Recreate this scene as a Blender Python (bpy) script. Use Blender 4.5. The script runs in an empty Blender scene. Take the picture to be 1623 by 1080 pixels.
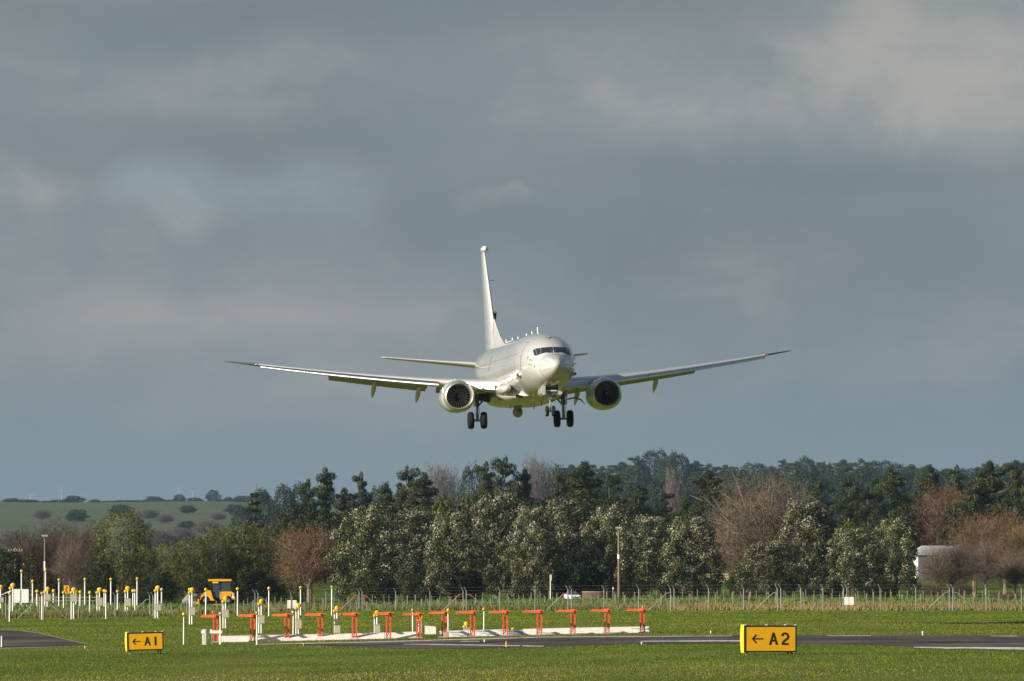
import bpy, math, random
import numpy as np
from mathutils import Matrix, Vector
R = math.radians
sc = bpy.context.scene
col = sc.collection
rng = np.random.default_rng(7)
random.seed(7)

# ---------------------------------------------------------------- camera
FPX, CX, HOR, EYE, WPX, HPX = 11000.0, 811.5, 905.0, 4.0, 1623, 1080
cam_d = bpy.data.cameras.new('camera')
cam_d.sensor_width = 36.0
cam_d.lens = FPX * 36.0 / WPX
cam_d.clip_start = 1.0
cam_d.clip_end = 60000
cam = bpy.data.objects.new('camera', cam_d)
col.objects.link(cam)
cam.location = (0, 0, EYE)
cam.rotation_euler = (R(90) + math.atan((HOR - HPX / 2) / FPX), 0, 0)
sc.camera = cam

# ---------------------------------------------------------------- sun, sky, exposure
SAZ, SEL = R(62), R(20.5)          # sun to the left of and behind the camera
S = Vector((-math.sin(SAZ) * math.cos(SEL), -math.cos(SAZ) * math.cos(SEL), math.sin(SEL)))
sun_d = bpy.data.lights.new('sun', 'SUN')
sun_d.energy = 5.0
sun_d.angle = R(0.5)
sun_d.color = (1.0, 0.92, 0.80)
sun = bpy.data.objects.new('sun', sun_d)
col.objects.link(sun)
sun.rotation_euler = S.to_track_quat('Z', 'Y').to_euler()
sun.location = (-300, -300, 300)
sc.view_settings.view_transform = 'Standard'
sc.view_settings.look = 'None'
sc.view_settings.exposure = 0.55
sc.view_settings.gamma = 1.0
sc.cycles.max_bounces = 6
sc.cycles.volume_bounces = 0
sc.cycles.use_denoising = True

world = bpy.data.worlds.new('World')
sc.world = world
world.use_nodes = True


class NT:
    """small node-tree helper"""
    def __init__(s, tree):
        s.t = tree
        s.n = tree.nodes
        s.l = tree.links

    def new(s, typ, **kw):
        nd = s.n.new(typ)
        for k, v in kw.items():
            setattr(nd, k, v)
        return nd

    def put(s, sock, v):
        if isinstance(v, bpy.types.NodeSocket):
            s.l.new(v, sock)
        elif v is not None:
            sock.default_value = v

    def math(s, op, a, b=None, c=None, clamp=False):
        nd = s.new('ShaderNodeMath', operation=op, use_clamp=clamp)
        for i, v in enumerate((a, b, c)):
            if v is not None:
                s.put(nd.inputs[i], v)
        return nd.outputs[0]

    def vm(s, op, a, b=None):
        nd = s.new('ShaderNodeVectorMath', operation=op)
        s.put(nd.inputs[0], a)
        if b is not None:
            s.put(nd.inputs[1], b)
        return nd.outputs['Value'] if op == 'LENGTH' else nd.outputs[0]

    def noise(s, vec, scale, detail=4, rough=.55, dist=0.0, out='Fac'):
        nd = s.new('ShaderNodeTexNoise')
        if vec is not None:
            s.put(nd.inputs['Vector'], vec)
        nd.inputs['Scale'].default_value = scale
        nd.inputs['Detail'].default_value = detail
        nd.inputs['Roughness'].default_value = rough
        nd.inputs['Distortion'].default_value = dist
        return nd.outputs[out]

    def ramp(s, fac, stops, mode='LINEAR'):
        nd = s.new('ShaderNodeValToRGB')
        cr = nd.color_ramp
        cr.interpolation = mode
        while len(cr.elements) < len(stops):
            cr.elements.new(0.5)
        for e, (p, c) in zip(cr.elements, stops):
            e.position = p
            e.color = (*c, 1) if len(c) == 3 else c
        s.put(nd.inputs[0], fac)
        return nd.outputs[0]

    def mix(s, fac, a, b, blend='MIX'):
        nd = s.new('ShaderNodeMix', data_type='RGBA', blend_type=blend)
        s.put(nd.inputs[0], fac)
        for i, v in ((6, a), (7, b)):
            if isinstance(v, tuple) and len(v) == 3:
                v = (*v, 1)
            s.put(nd.inputs[i], v)
        return nd.outputs[2]

    def maprange(s, v, a, b, c=0.0, d=1.0, smooth=True):
        nd = s.new('ShaderNodeMapRange')
        nd.interpolation_type = 'SMOOTHSTEP' if smooth else 'LINEAR'
        s.put(nd.inputs[0], v)
        for i, q in enumerate((a, b, c, d)):
            nd.inputs[i + 1].default_value = q
        return nd.outputs[0]


def view_dir(px, py):
    v = Vector(((px - CX) / FPX, 1.0, (HOR - py) / FPX))
    return v.normalized()


w = NT(world.node_tree)
w.n.clear()
wo = w.new('ShaderNodeOutputWorld')
bg = w.new('ShaderNodeBackground')
w.l.new(bg.outputs[0], wo.inputs[0])
sky = w.new('ShaderNodeTexSky', sky_type='NISHITA', sun_disc=False)
sky.sun_elevation = SEL
sky.sun_rotation = math.atan2(S.x, S.y)
sky.air_density = 1.2
sky.dust_density = 1.5
sky_c = w.vm('MULTIPLY', sky.outputs[0], (0.05, 0.05, 0.05))
tc = w.new('ShaderNodeTexCoord').outputs['Generated']
warp = w.vm('MULTIPLY', w.vm('SUBTRACT', w.noise(tc, 22, 5, .6, out='Color'), (.5, .5, .5)), (.050, .050, .020))
dirw = w.vm('ADD', tc, warp)
st = w.vm('MULTIPLY', dirw, (1.0, 1.0, 2.4))
n1 = w.noise(st, 10, 4, .5, .1)
n2 = w.noise(st, 38, 6, .6, .1)
nn = w.math('ADD', w.math('MULTIPLY', n1, .72), w.math('MULTIPLY', n2, .28))
base = w.ramp(nn, [(.36, (.128, .167, .194)), (.47, (.143, .187, .218)), (.56, (.166, .204, .228)), (.70, (.235, .252, .260))])
elev = w.new('ShaderNodeSeparateXYZ')
w.l.new(tc, elev.inputs[0])
hz = w.maprange(elev.outputs[2], 0.0, .042, -.15, 1)          # towards the horizon the sheet turns even and bluer
base = w.mix(hz, (.146, .200, .234), base)


def blob(px, py, rx, ry, lo=1.0, hi=0.15):
    c = view_dir(px, py)
    d = w.vm('SUBTRACT', dirw, tuple(c))
    d = w.vm('MULTIPLY', d, (FPX / rx, 1.0, FPX / ry))
    return w.maprange(w.vm('LENGTH', d), hi, lo, 1.0, 0.0)


WARM, COOL, DARK = (.315, .322, .312), (.205, .270, .30), (.118, .146, .166)
grain = w.maprange(n2, .36, .64)
for px, py, rx, ry, c, amt in (
        (1400, 110, 250, 110, WARM, .46), (1600, 160, 190, 100, WARM, .36), (1060, 160, 200, 60, WARM, .36),
        (1340, 20, 90, 60, WARM, .55), (560, 130, 480, 60, WARM, .20), (840, 322, 60, 20, WARM, .34),
        (330, 300, 130, 50, COOL, .62), (330, 350, 60, 30, WARM, .22), (500, 300, 90, 60, COOL, .35), (30, 300, 110, 40, WARM, .28),
        (720, 340, 190, 60, DARK, .30), (330, 235, 420, 55, DARK, .30), (1280, 275, 420, 32, DARK, .32), (980, 400, 90, 40, DARK, .25),
        (450, 10, 900, 60, DARK, .42), (1480, 400, 210, 80, DARK, .22), (1180, 440, 170, 90, WARM, .20), (1520, 540, 180, 90, WARM, .12)):
    f = w.math('MULTIPLY', w.math('MULTIPLY', blob(px, py, rx * 1.45, ry * 1.45), min(.8, amt * 1.05)), w.math('MULTIPLY_ADD', grain, .9, .5))
    base = w.mix(f, base, c)
base = w.mix(1.0, base, (.98, .925, .885), 'MULTIPLY')
cover = w.math('MULTIPLY', w.maprange(elev.outputs[2], .16, .36, .97, .10), w.maprange(elev.outputs[1], -.35, .35, .35, 1.0))      # the cloud bank stands low ahead; the sky clears overhead
w.l.new(w.mix(cover, sky_c, base), bg.inputs[0])
bg.inputs[1].default_value = 1.0

# ---------------------------------------------------------------- terrain and placing helpers
SM = lambda t: (lambda u: u * u * (3 - 2 * u))(np.clip(t, 0, 1))
RIDGE_X = [-3000, 0, 370, 470, 620, 760, 900, 1000, 1100, 1300, 1623, 5000]
RIDGE_Y = [800, 799, 797, 800, 790, 784, 778, 768, 764, 768, 765, 770]


def terrain(x, y):
    x = np.asarray(x, float)
    y = np.asarray(y, float)
    z = .45 * np.tanh((x + 5) / 18)
    z = z + 2.2 * SM((y - 1000) / 200) + 4.0 * SM((y - 1250) / 500)
    px = CX + FPX * x / np.maximum(y, 2000)
    ridge = (HOR - np.interp(px, RIDGE_X, RIDGE_Y)) * 7000 / FPX + EYE - 6.2
    ridge = ridge + 2.0 * np.sin(x / 130.0) + 1.2 * np.sin(x / 50.0 + 1)
    return z + ridge * SM((y - 2800) / 4200) + .002 * np.maximum(0, y - 7000)


def tz(x, y):
    return float(terrain(x, y))


def hit(px, py):
    """the point of the ground seen at this place in the photograph"""
    u, v = (px - CX) / FPX, (HOR - py) / FPX
    D = 150.0
    while D < 9000:
        if EYE + v * D <= tz(u * D, D):
            lo, hi = D - 4, D
            for _ in range(24):
                m = (lo + hi) / 2
                if EYE + v * m <= tz(u * m, m):
                    hi = m
                else:
                    lo = m
            return Vector((u * hi, hi, tz(u * hi, hi)))
        D += 4
    return Vector((u * D, D, tz(u * D, D)))


def on(px, D):
    x = (px - CX) / FPX * D
    return Vector((x, D, tz(x, D)))


def zat(py, D):
    return EYE + (HOR - py) / FPX * D


# ---------------------------------------------------------------- mesh builder
class MB:
    def __init__(s):
        s.v, s.f = [], []

    def _add(s, vs, fs):
        n = len(s.v)
        s.v += [tuple(a) for a in vs]
        s.f += [tuple(i + n for i in f) for f in fs]
        return s

    def box(s, c, d, rz=0.0, taper=1.0, M=None):
        x, y, z = d[0] / 2, d[1] / 2, d[2] / 2
        vs = [Vector((sx * x * (taper if sz > 0 else 1), sy * y * (taper if sz > 0 else 1), sz * z))
              for sz in (-1, 1) for sy in (-1, 1) for sx in (-1, 1)]
        m = M or Matrix.Rotation(rz, 3, 'Z')
        vs = [m @ a + Vector(c) for a in vs]
        return s._add(vs, [(0, 2, 3, 1), (4, 5, 7, 6), (0, 1, 5, 4), (2, 6, 7, 3), (0, 4, 6, 2), (1, 3, 7, 5)])

    def tube(s, pts, rad, n=8, cap=True):
        pts = [Vector(p) for p in pts]
        if not hasattr(rad, '__len__'):
            rad = [rad] * len(pts)
        vs, fs = [], []
        for i, p in enumerate(pts):
            d = (pts[min(i + 1, len(pts) - 1)] - pts[max(i - 1, 0)])
            d = d.normalized() if d.length > 1e-9 else Vector((0, 0, 1))
            a = Vector((0, 0, 1)) if abs(d.z) < .9 else Vector((1, 0, 0))
            e1 = d.cross(a).normalized()
            e2 = d.cross(e1)
            for k in range(n):
                t = 2 * math.pi * k / n
                vs.append(p + (e1 * math.cos(t) + e2 * math.sin(t)) * rad[i])
        for i in range(len(pts) - 1):
            for k in range(n):
                a, b = i * n + k, i * n + (k + 1) % n
                fs.append((a, b, b + n, a + n))
        if cap:
            fs.append(tuple(range(n))[::-1])
            fs.append(tuple(range((len(pts) - 1) * n, len(pts) * n)))
        return s._add(vs, fs)

    def lathe(s, prof, origin, axis='Y', n=32, squash=None, cap=True):
        """prof: list of (along, radius)"""
        vs, fs = [], []
        o = Vector(origin)
        for (a, r) in prof:
            for k in range(n):
                t = 2 * math.pi * k / n
                c, q = r * math.cos(t), r * math.sin(t)
                if squash:
                    c, q = squash(a, c, q)
                vs.append(o + (Vector((c, a, q)) if axis == 'Y' else Vector((a, c, q)) if axis == 'X' else Vector((c, q, a))))
        for i in range(len(prof) - 1):
            for k in range(n):
                a, b = i * n + k, i * n + (k + 1) % n
                fs.append((a, a + n, b + n, b))
        if cap and prof[0][1] > 1e-4:
            fs.append(tuple(range(n)))
        if cap and prof[-1][1] > 1e-4:
            fs.append(tuple(range((len(prof) - 1) * n, len(prof) * n))[::-1])
        return s._add(vs, fs)

    def loft(s, rings, closed=True, caps=True):
        n = len(rings[0])
        vs = [p for r in rings for p in r]
        fs = []
        for i in range(len(rings) - 1):
            for k in range(n if closed else n - 1):
                a, b = i * n + k, i * n + (k + 1) % n
                fs.append((a, b, b + n, a + n))
        if caps and closed:
            fs.append(tuple(range(n))[::-1])
            fs.append(tuple(range((len(rings) - 1) * n, len(rings) * n)))
        return s._add(vs, fs)

    def prism(s, poly, y0, y1, M=None):
        """poly in (x, z), extruded along y"""
        n = len(poly)
        vs = [Vector((p[0], y0, p[1])) for p in poly] + [Vector((p[0], y1, p[1])) for p in poly]
        if M is not None:
            vs = [M @ v for v in vs]
        fs = [tuple(range(n)), tuple(range(n, 2 * n))[::-1]]
        fs += [(i, i + n, (i + 1) % n + n, (i + 1) % n) for i in range(n)]
        return s._add(vs, fs)

    def ball(s, c, r, n=12, m=8):
        rx, ry, rz_ = (r, r, r) if not hasattr(r, '__len__') else r
        rings = []
        for i in range(m + 1):
            t = math.pi * i / m
            q = max(math.sin(t), 1e-4)
            rings.append([Vector((c[0] + rx * q * math.cos(2 * math.pi * k / n), c[1] + ry * q * math.sin(2 * math.pi * k / n),
                                  c[2] - rz_ * math.cos(t))) for k in range(n)])
        return s.loft(rings)

    def mesh(s, name, mat, smooth=None):
        me = bpy.data.meshes.new(name)
        me.from_pydata([tuple(v) for v in s.v], [], s.f)
        me.validate()
        import bmesh
        bm = bmesh.new()
        bm.from_mesh(me)
        bmesh.ops.recalc_face_normals(bm, faces=bm.faces)
        bm.to_mesh(me)
        bm.free()
        if mat:
            me.materials.append(mat)
        if smooth:
            me.polygons.foreach_set('use_smooth', [True] * len(me.polygons))
            me.set_sharp_from_angle(angle=R(smooth))
        return me

    def build(s, name, mat, parent=None, smooth=None):
        return link(name, s.mesh(name, mat, smooth), parent)


def link(name, me, parent=None, loc=None):
    o = bpy.data.objects.new(name, me)
    col.objects.link(o)
    if parent:
        o.parent = parent
    if loc is not None:
        o.location = loc
    return o


def tag(o, label=None, cat=None, group=None, kind=None):
    if label:
        o['label'] = label
    if cat:
        o['category'] = cat
    if group:
        o['group'] = group
    if kind:
        o['kind'] = kind
    return o


def empty(name, loc, label, cat, group=None, rz=0.0):
    o = bpy.data.objects.new(name, None)
    col.objects.link(o)
    o.location = loc
    o.rotation_euler = (0, 0, rz)
    o.empty_display_size = .2
    return tag(o, label, cat, group)


def copy_tree(o, parent=None):
    c = o.copy()
    col.objects.link(c)
    if parent:
        c.parent = parent
    for ch in list(o.children):
        copy_tree(ch, c)
    return c


def np_mesh(name, V, F, mat, tone=None):
    """V (n,3), F (m,k) with constant k; tone one value per face"""
    me = bpy.data.meshes.new(name)
    V = np.ascontiguousarray(V, np.float32)
    F = np.ascontiguousarray(F, np.int32)
    m, k = F.shape
    me.vertices.add(len(V))
    me.vertices.foreach_set('co', V.ravel())
    me.loops.add(m * k)
    me.loops.foreach_set('vertex_index', F.ravel())
    me.polygons.add(m)
    me.polygons.foreach_set('loop_start', np.arange(0, m * k, k, dtype=np.int32))
    me.update(calc_edges=True)
    if tone is not None:
        at = me.attributes.new('tone', 'FLOAT', 'FACE')
        at.data.foreach_set('value', np.ascontiguousarray(tone, np.float32))
    me.materials.append(mat)
    return me


# ---------------------------------------------------------------- materials
def principled(name, color, rough=.6, metal=0.0, coat=0.0, spec=.5, emit=None, noise=None, bump=None):
    m = bpy.data.materials.new(name)
    m.use_nodes = True
    t = NT(m.node_tree)
    b = t.n['Principled BSDF']
    c = (*color, 1)
    if noise:
        amt, scale = noise
        tcn = t.new('ShaderNodeTexCoord').outputs['Object']
        nz = t.noise(tcn, scale, 5, .6)
        lo = tuple(max(0, q * (1 - amt)) for q in color)
        hi = tuple(min(1, q * (1 + amt)) for q in color)
        t.l.new(t.ramp(nz, [(.3, lo), (.7, hi)]), b.inputs['Base Color'])
        if bump:
            bn = t.new('ShaderNodeBump')
            bn.inputs['Strength'].default_value = bump
            bn.inputs['Distance'].default_value = .02
            t.l.new(nz, bn.inputs['Height'])
            t.l.new(bn.outputs[0], b.inputs['Normal'])
    else:
        b.inputs['Base Color'].default_value = c
    b.inputs['Roughness'].default_value = rough
    b.inputs['Metallic'].default_value = metal
    b.inputs['Coat Weight'].default_value = coat
    b.inputs['Coat Roughness'].default_value = .08
    b.inputs['Specular IOR Level'].default_value = spec
    if emit:
        b.inputs['Emission Color'].default_value = (*emit[0], 1)
        b.inputs['Emission Strength'].default_value = emit[1]
    return m


def foliage(name, stops, rough=.6, spec=.25, trans=0.0, var=.25):
    """leaf material: colour from the per-clump tone, a little different from tree to tree"""
    m = bpy.data.materials.new(name)
    m.use_nodes = True
    t = NT(m.node_tree)
    b = t.n['Principled BSDF']
    at = t.new('ShaderNodeAttribute', attribute_name='tone')
    c = t.ramp(at.outputs['Fac'], stops)
    oi = t.new('ShaderNodeObjectInfo')
    hsv = t.new('ShaderNodeHueSaturation')
    t.l.new(c, hsv.inputs['Color'])
    t.put(hsv.inputs['Value'], t.maprange(oi.outputs['Random'], 0, 1, 1 - var, 1 + var, False))
    t.put(hsv.inputs['Hue'], t.maprange(oi.outputs['Random'], 0, 1, .49, .51, False))
    t.l.new(hsv.outputs[0], b.inputs['Base Color'])
    b.inputs['Roughness'].default_value = rough
    b.inputs['Specular IOR Level'].default_value = spec
    if trans:
        tr = t.new('ShaderNodeBsdfTranslucent')
        t.l.new(hsv.outputs[0], tr.inputs[0])
        mx = t.new('ShaderNodeMixShader')
        mx.inputs[0].default_value = trans
        t.l.new(b.outputs[0], mx.inputs[1])
        t.l.new(tr.outputs[0], mx.inputs[2])
        t.l.new(mx.outputs[0], t.n['Material Output'].inputs[0])
    return m


def air_paint():
    m = bpy.data.materials.new('aircraft_paint')
    m.use_nodes = True
    t = NT(m.node_tree)
    b = t.n['Principled BSDF']
    o = t.new('ShaderNodeTexCoord').outputs['Object']
    n = t.noise(t.vm('MULTIPLY', o, (1.0, .25, 1.0)), 1.7, 6, .65)
    t.l.new(t.ramp(n, [(.3, (.50, .49, .465)), (.55, (.545, .538, .515)), (.8, (.57, .565, .545))]), b.inputs['Base Color'])
    t.put(b.inputs['Roughness'], t.maprange(n, .3, .7, .34, .24))
    b.inputs['Coat Weight'].default_value = 1.0
    b.inputs['Coat Roughness'].default_value = .05
    b.inputs['Coat IOR'].default_value = 1.65
    return m


M = {
    'paint': air_paint(),
    'metal': principled('polished_metal', (.80, .79, .77), .30, 1.0, noise=(.06, 3)),
    'lip': principled('inlet_lip_metal', (.78, .73, .70), .34, .85),
    'steel': principled('gear_steel', (.34, .34, .34), .4, .5, noise=(.3, 6)),
    'gdark': principled('gear_bay_dark', (.035, .036, .038), .6),
    'duct': principled('inlet_duct', (.10, .10, .105), .45),
    'blade': principled('fan_blade_metal', (.50, .50, .50), .42, .3),
    'tyre': principled('tyre_rubber', (.014, .014, .015), .8, spec=.2, noise=(.3, 8)),
    'rim': principled('wheel_rim', (.45, .45, .44), .4, .4),
    'wglass': principled('cockpit_glass', (.025, .03, .045), .08, 0, 1.0),
    'seal': principled('dark_seal', (.10, .10, .095), .6),
    'tipgrey': principled('tip_dark_grey', (.10, .11, .12), .35, 0, .6),
    'greyp': principled('flap_grey', (.36, .36, .34), .4, 0, .4),
    'radome': principled('radome_paint', (.66, .65, .60), .3, 0, .5),
    'white': principled('white_paint', (.80, .79, .74), .55, noise=(.07, 5)),
    'offwhite': principled('weathered_white', (.62, .60, .52), .7, noise=(.15, 6)),
    'boxgrey': principled('cabinet_beige', (.42, .39, .29), .6, noise=(.08, 4)),
    'amber': principled('amber_lens', (.85, .42, .02), .3, 0, .3),
    'yellow': principled('amber_yellow', (.86, .55, .03), .4),
    'orange': principled('orange_paint', (.82, .16, .045), .5, noise=(.12, 4)),
    'orange_dk': principled('red_orange_post', (.64, .10, .038), .55, noise=(.18, 3)),
    'signy': principled('sign_yellow', (.80, .40, .005), .42, noise=(.06, 2.5)),
    'signe': principled('sign_end_yellow', (.85, .55, .03), .5),
    'black': principled('black_paint', (.012, .011, .010), .5),
    'galv': principled('galvanised_steel', (.27, .27, .265), .6, .2, noise=(.15, 2)),
    'wood': principled('weathered_timber', (.26, .215, .14), .85, noise=(.3, 2)),
    'pole': principled('pole_timber', (.19, .135, .09), .85, noise=(.25, .7)),
    'bark': principled('bark', (.15, .12, .09), .9, noise=(.4, 1.5)),
    'palebark': principled('pale_bark', (.24, .19, .145), .9, noise=(.35, 1.5)),
    'machine': principled('machine_yellow', (.78, .38, .015), .45, 0, .3, noise=(.12, 1.5)),
    'cabglass': principled('cab_glass', (.04, .06, .07), .1, 0, .6),
    'concrete': principled('white_concrete', (.78, .74, .66), .8, noise=(.10, 3)),
    'cgrey': principled('grey_concrete', (.33, .33, .31), .85, noise=(.15, 3)),
    'roofblue': principled('dark_blue_roof', (.055, .07, .11), .5, noise=(.2, .8)),
    'canvas': principled('pale_canvas', (.50, .47, .40), .8, noise=(.12, .8)),
    'roofgrey': principled('grey_roof', (.34, .33, .34), .7, noise=(.18, .8)),
    'wallwhite': principled('house_wall_white', (.75, .72, .66), .8, noise=(.08, .8)),
    'bluegrey': principled('blue_grey_sheet', (.115, .15, .185), .8, noise=(.15, .8)),
    'carred': principled('red_stripe', (.45, .05, .04), .4),
    'tank': principled('brown_tank', (.10, .062, .034), .9, noise=(.4, 1.2), bump=.6),
    'log': principled('cut_timber', (.40, .31, .17), .9, noise=(.4, 1.5)),
    'weed': foliage('dry_weed', [(0, (.07, .085, .025)), (.45, (.15, .14, .05)), (1, (.33, .23, .12))], .8, .1),
    'turbine': principled('turbine_grey', (.42, .43, .44), .7),
    'blacklamp': principled('lamp_black', (.02, .02, .02), .5),
}

# ---------------------------------------------------------------- ground
def ground_material():
    m = bpy.data.materials.new('ground_grass')
    m.use_nodes = True
    t = NT(m.node_tree)
    b = t.n['Principled BSDF']
    g = t.new('ShaderNodeNewGeometry').outputs['Position']
    fine = t.noise(g, 3.0, 4, .6)
    mid = t.noise(t.vm('MULTIPLY', g, (1.0, .35, 1)), .12, 4, .6)
    big = t.noise(g, .035, 3, .5)
    f = t.math('ADD', t.math('MULTIPLY', fine, .4), t.math('MULTIPLY', mid, .6))
    near = t.ramp(f, [(.32, (.05, .075, .008)), (.5, (.09, .12, .012)), (.68, (.17, .16, .03))])
    tan = t.maprange(big, .50, .66)
    near = t.mix(t.math('MULTIPLY', tan, .45), near, (.17, .15, .05))
    fields = t.new('ShaderNodeTexVoronoi', feature='F1')
    t.put(fields.inputs['Vector'], t.vm('MULTIPLY', g, (1, .22, 0)))
    fields.inputs['Scale'].default_value = .0034
    sx = t.new('ShaderNodeSeparateColor')
    t.l.new(fields.outputs['Color'], sx.inputs[0])
    far = t.ramp(sx.outputs[0], [(0, (.085, .115, .055)), (.45, (.075, .115, .05)), (.5, (.16, .13, .095)), (.62, (.08, .12, .05)), (1, (.14, .13, .085))], 'CONSTANT')
    far = t.mix(t.maprange(t.noise(g, .010, 4), .45, .62, 0, .5), far, (.15, .12, .07))
    sp = t.new('ShaderNodeSeparateXYZ')
    t.l.new(g, sp.inputs[0])
    k = t.maprange(sp.outputs[1], 1300, 1800)
    t.l.new(t.mix(k, near, far), b.inputs['Base Color'])
    b.inputs['Roughness'].default_value = .9
    b.inputs['Specular IOR Level'].default_value = .1
    return m


xs = np.concatenate([-np.geomspace(4000, 70, 46), np.arange(-68, 69, 2.0), np.geomspace(70, 4000, 46)])
ys = np.concatenate([np.linspace(-1500, 0, 12), np.arange(20, 1000, 20), np.arange(1000, 1260, 10), np.arange(1260, 1800, 30), np.arange(1800, 7600, 90), np.geomspace(7600, 30000, 14)])
GX, GY = np.meshgrid(xs, ys)
GZ = terrain(GX, np.maximum(GY, 0))
V = np.stack([GX, GY, GZ], -1).reshape(-1, 3)
nx, ny = len(xs), len(ys)
I = (np.arange(ny - 1)[:, None] * nx + np.arange(nx - 1)[None]).ravel()
F = np.stack([I, I + 1, I + nx + 1, I + nx], 1)
gmat = ground_material()
tag(link('ground', np_mesh('ground', V, F, gmat)), kind='structure')


# roads: strips given by their near and far edge, laid on the ground
def strip(name, cols, mat, lift, rows=6, kind='structure'):
    """cols: list of (px, y_far, y_near) in the photograph"""
    cols2 = []
    for (a, b) in zip(cols[:-1], cols[1:]):
        n = max(1, int((b[0] - a[0]) / 22))
        for k in range(n):
            t = k / n
            cols2.append(tuple(a[i] * (1 - t) + b[i] * t for i in range(3)))
    cols2.append(cols[-1])
    mb = MB()
    rings = []
    for (px, yf, yn) in cols2:
        A, B = hit(px, yn), hit(px, yf)
        ring = []
        for j in range(rows + 1):
            p = A.lerp(B, j / rows)
            ring.append(Vector((p.x, p.y, tz(p.x, p.y) + lift)))
        rings.append(ring)
    mb.loft(rings, closed=False, caps=False)
    o = mb.build(name, mat)
    for p in o.data.polygons:
        if p.normal.z < 0:
            o.data.flip_normals()
            break
    return tag(o, kind=kind)


def asphalt():
    m = bpy.data.materials.new('asphalt')
    m.use_nodes = True
    t = NT(m.node_tree)
    b = t.n['Principled BSDF']
    g = t.new('ShaderNodeNewGeometry').outputs['Position']
    n = t.noise(t.vm('MULTIPLY', g, (.22, .16, 1)), .5, 6, .68)
    t.l.new(t.ramp(n, [(.36, (.040, .031, .030)), (.47, (.075, .060, .055)), (.56, (.108, .088, .078)), (.66, (.165, .138, .118))]), b.inputs['Base Color'])
    b.inputs['Roughness'].default_value = .9
    b.inputs['Specular IOR Level'].default_value = .08
    return m


def worn_paint(name, color):
    m = bpy.data.materials.new(name)
    m.use_nodes = True
    t = NT(m.node_tree)
    b = t.n['Principled BSDF']
    g = t.new('ShaderNodeNewGeometry').outputs['Position']
    n = t.noise(g, 1.3, 6, .7)
    t.l.new(t.ramp(n, [(.40, (.12, .10, .09)), (.50, color)]), b.inputs['Base Color'])
    b.inputs['Roughness'].default_value = .85
    return m


ASPH = asphalt()
LINE = worn_paint('worn_white_line', (.72, .66, .60))
VERGE = principled('bare_earth_verge', (.26, .20, .13), .95, noise=(.3, .6))
R_MAIN = [(470, 1020.5, 1022.5), (560, 1017.5, 1025.5), (650, 1014.5, 1028.5), (760, 1012, 1028), (850, 1009.5, 1025.5), (940, 1008.3, 1023), (1000, 1008, 1021), (1100, 1008, 1020),
          (1180, 1007.7, 1020), (1300, 1007.5, 1020.5), (1380, 1007.5, 1022), (1450, 1007.5, 1026), (1540, 1008, 1030), (1640, 1008.5, 1031), (1900, 1009, 1036)]
R_LEFT = [(-200, 997, 1030), (0, 998.5, 1027), (30, 1000, 1026.5), (60, 1004, 1026), (100, 1013, 1024.5), (120, 1018, 1023.5), (137, 1021.5, 1022.6)]
strip('runway', R_MAIN, ASPH, .012)
strip('taxiway', R_LEFT, ASPH, .012)
strip('verge', [(-200, 995.5, 997.3), (0, 997.3, 998.9), (30, 998.8, 1000.4), (60, 1002.6, 1004.4), (100, 1011.6, 1013.4), (140, 1020.6, 1022)], VERGE, .008)
strip('verge', [(-200, 1029.5, 1031), (0, 1026.3, 1029), (60, 1025.4, 1027), (137, 1022.2, 1023)], VERGE, .008)
strip('runway_line', [(405, 1021.6, 1022.6), (560, 1018.3, 1019.4), (640, 1016.2, 1017.3), (700, 1014.4, 1015.5), (780, 1012.2, 1013.4), (860, 1010, 1011), (1010, 1009, 1009.9), (1160, 1008.3, 1009.1)], LINE, .022)
strip('runway_line', [(640, 1021.5, 1022.1), (690, 1021.6, 1022.8), (760, 1022.6, 1023.8), (862, 1024.3, 1025.6)], LINE, .022)
strip('runway_line', [(730, 1017.0, 1017.8), (760, 1017, 1017.8)], LINE, .024)
strip('runway_line', [(1015, 1016.7, 1017.6), (1100, 1016, 1017.7), (1185, 1015.2, 1017.3), (1260, 1015, 1017)], LINE, .022)
strip('runway_line', [(1448, 1026, 1027.2), (1500, 1026.3, 1029), (1560, 1026.4, 1029.6), (1640, 1027, 1030.6), (1800, 1029, 1034)], LINE, .022)
strip('runway_line', [(1310, 1007.9, 1008.6), (1380, 1007.9, 1008.6)], LINE, .024)
strip('runway_line', [(1570, 1008.4, 1009.2), (1612, 1008.6, 1009.3)], LINE, .024)


def smooth_noise(x, y, sx, sy, seed):
    r = np.random.default_rng(seed)
    s = np.zeros(len(x))
    for k in range(7):
        a, b, p = r.normal(0, 1 / sx), r.normal(0, 1 / sy), r.uniform(0, 6.28)
        s += np.sin(a * x + b * y + p)
    return s / 7 ** .5 * .7


def road_mask(x, y):
    px = CX + FPX * x / y
    z = terrain(x, y)
    py = HOR + FPX * (EYE - z) / y
    m = np.zeros(len(x), bool)
    for cols, pad in ((R_MAIN, -.2), (R_LEFT, -.2)):
        c = np.array(cols)
        yf = np.interp(px, c[:, 0], c[:, 1])
        yn = np.interp(px, c[:, 0], c[:, 2])
        j = .8 * smooth_noise(x, y, 1.2, 8, 77)
        m |= (px > c[0, 0]) & (px < c[-1, 0]) & (py > yf + .1 + .3 * j) & (py < yn + .4 + j)
    return m


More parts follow.
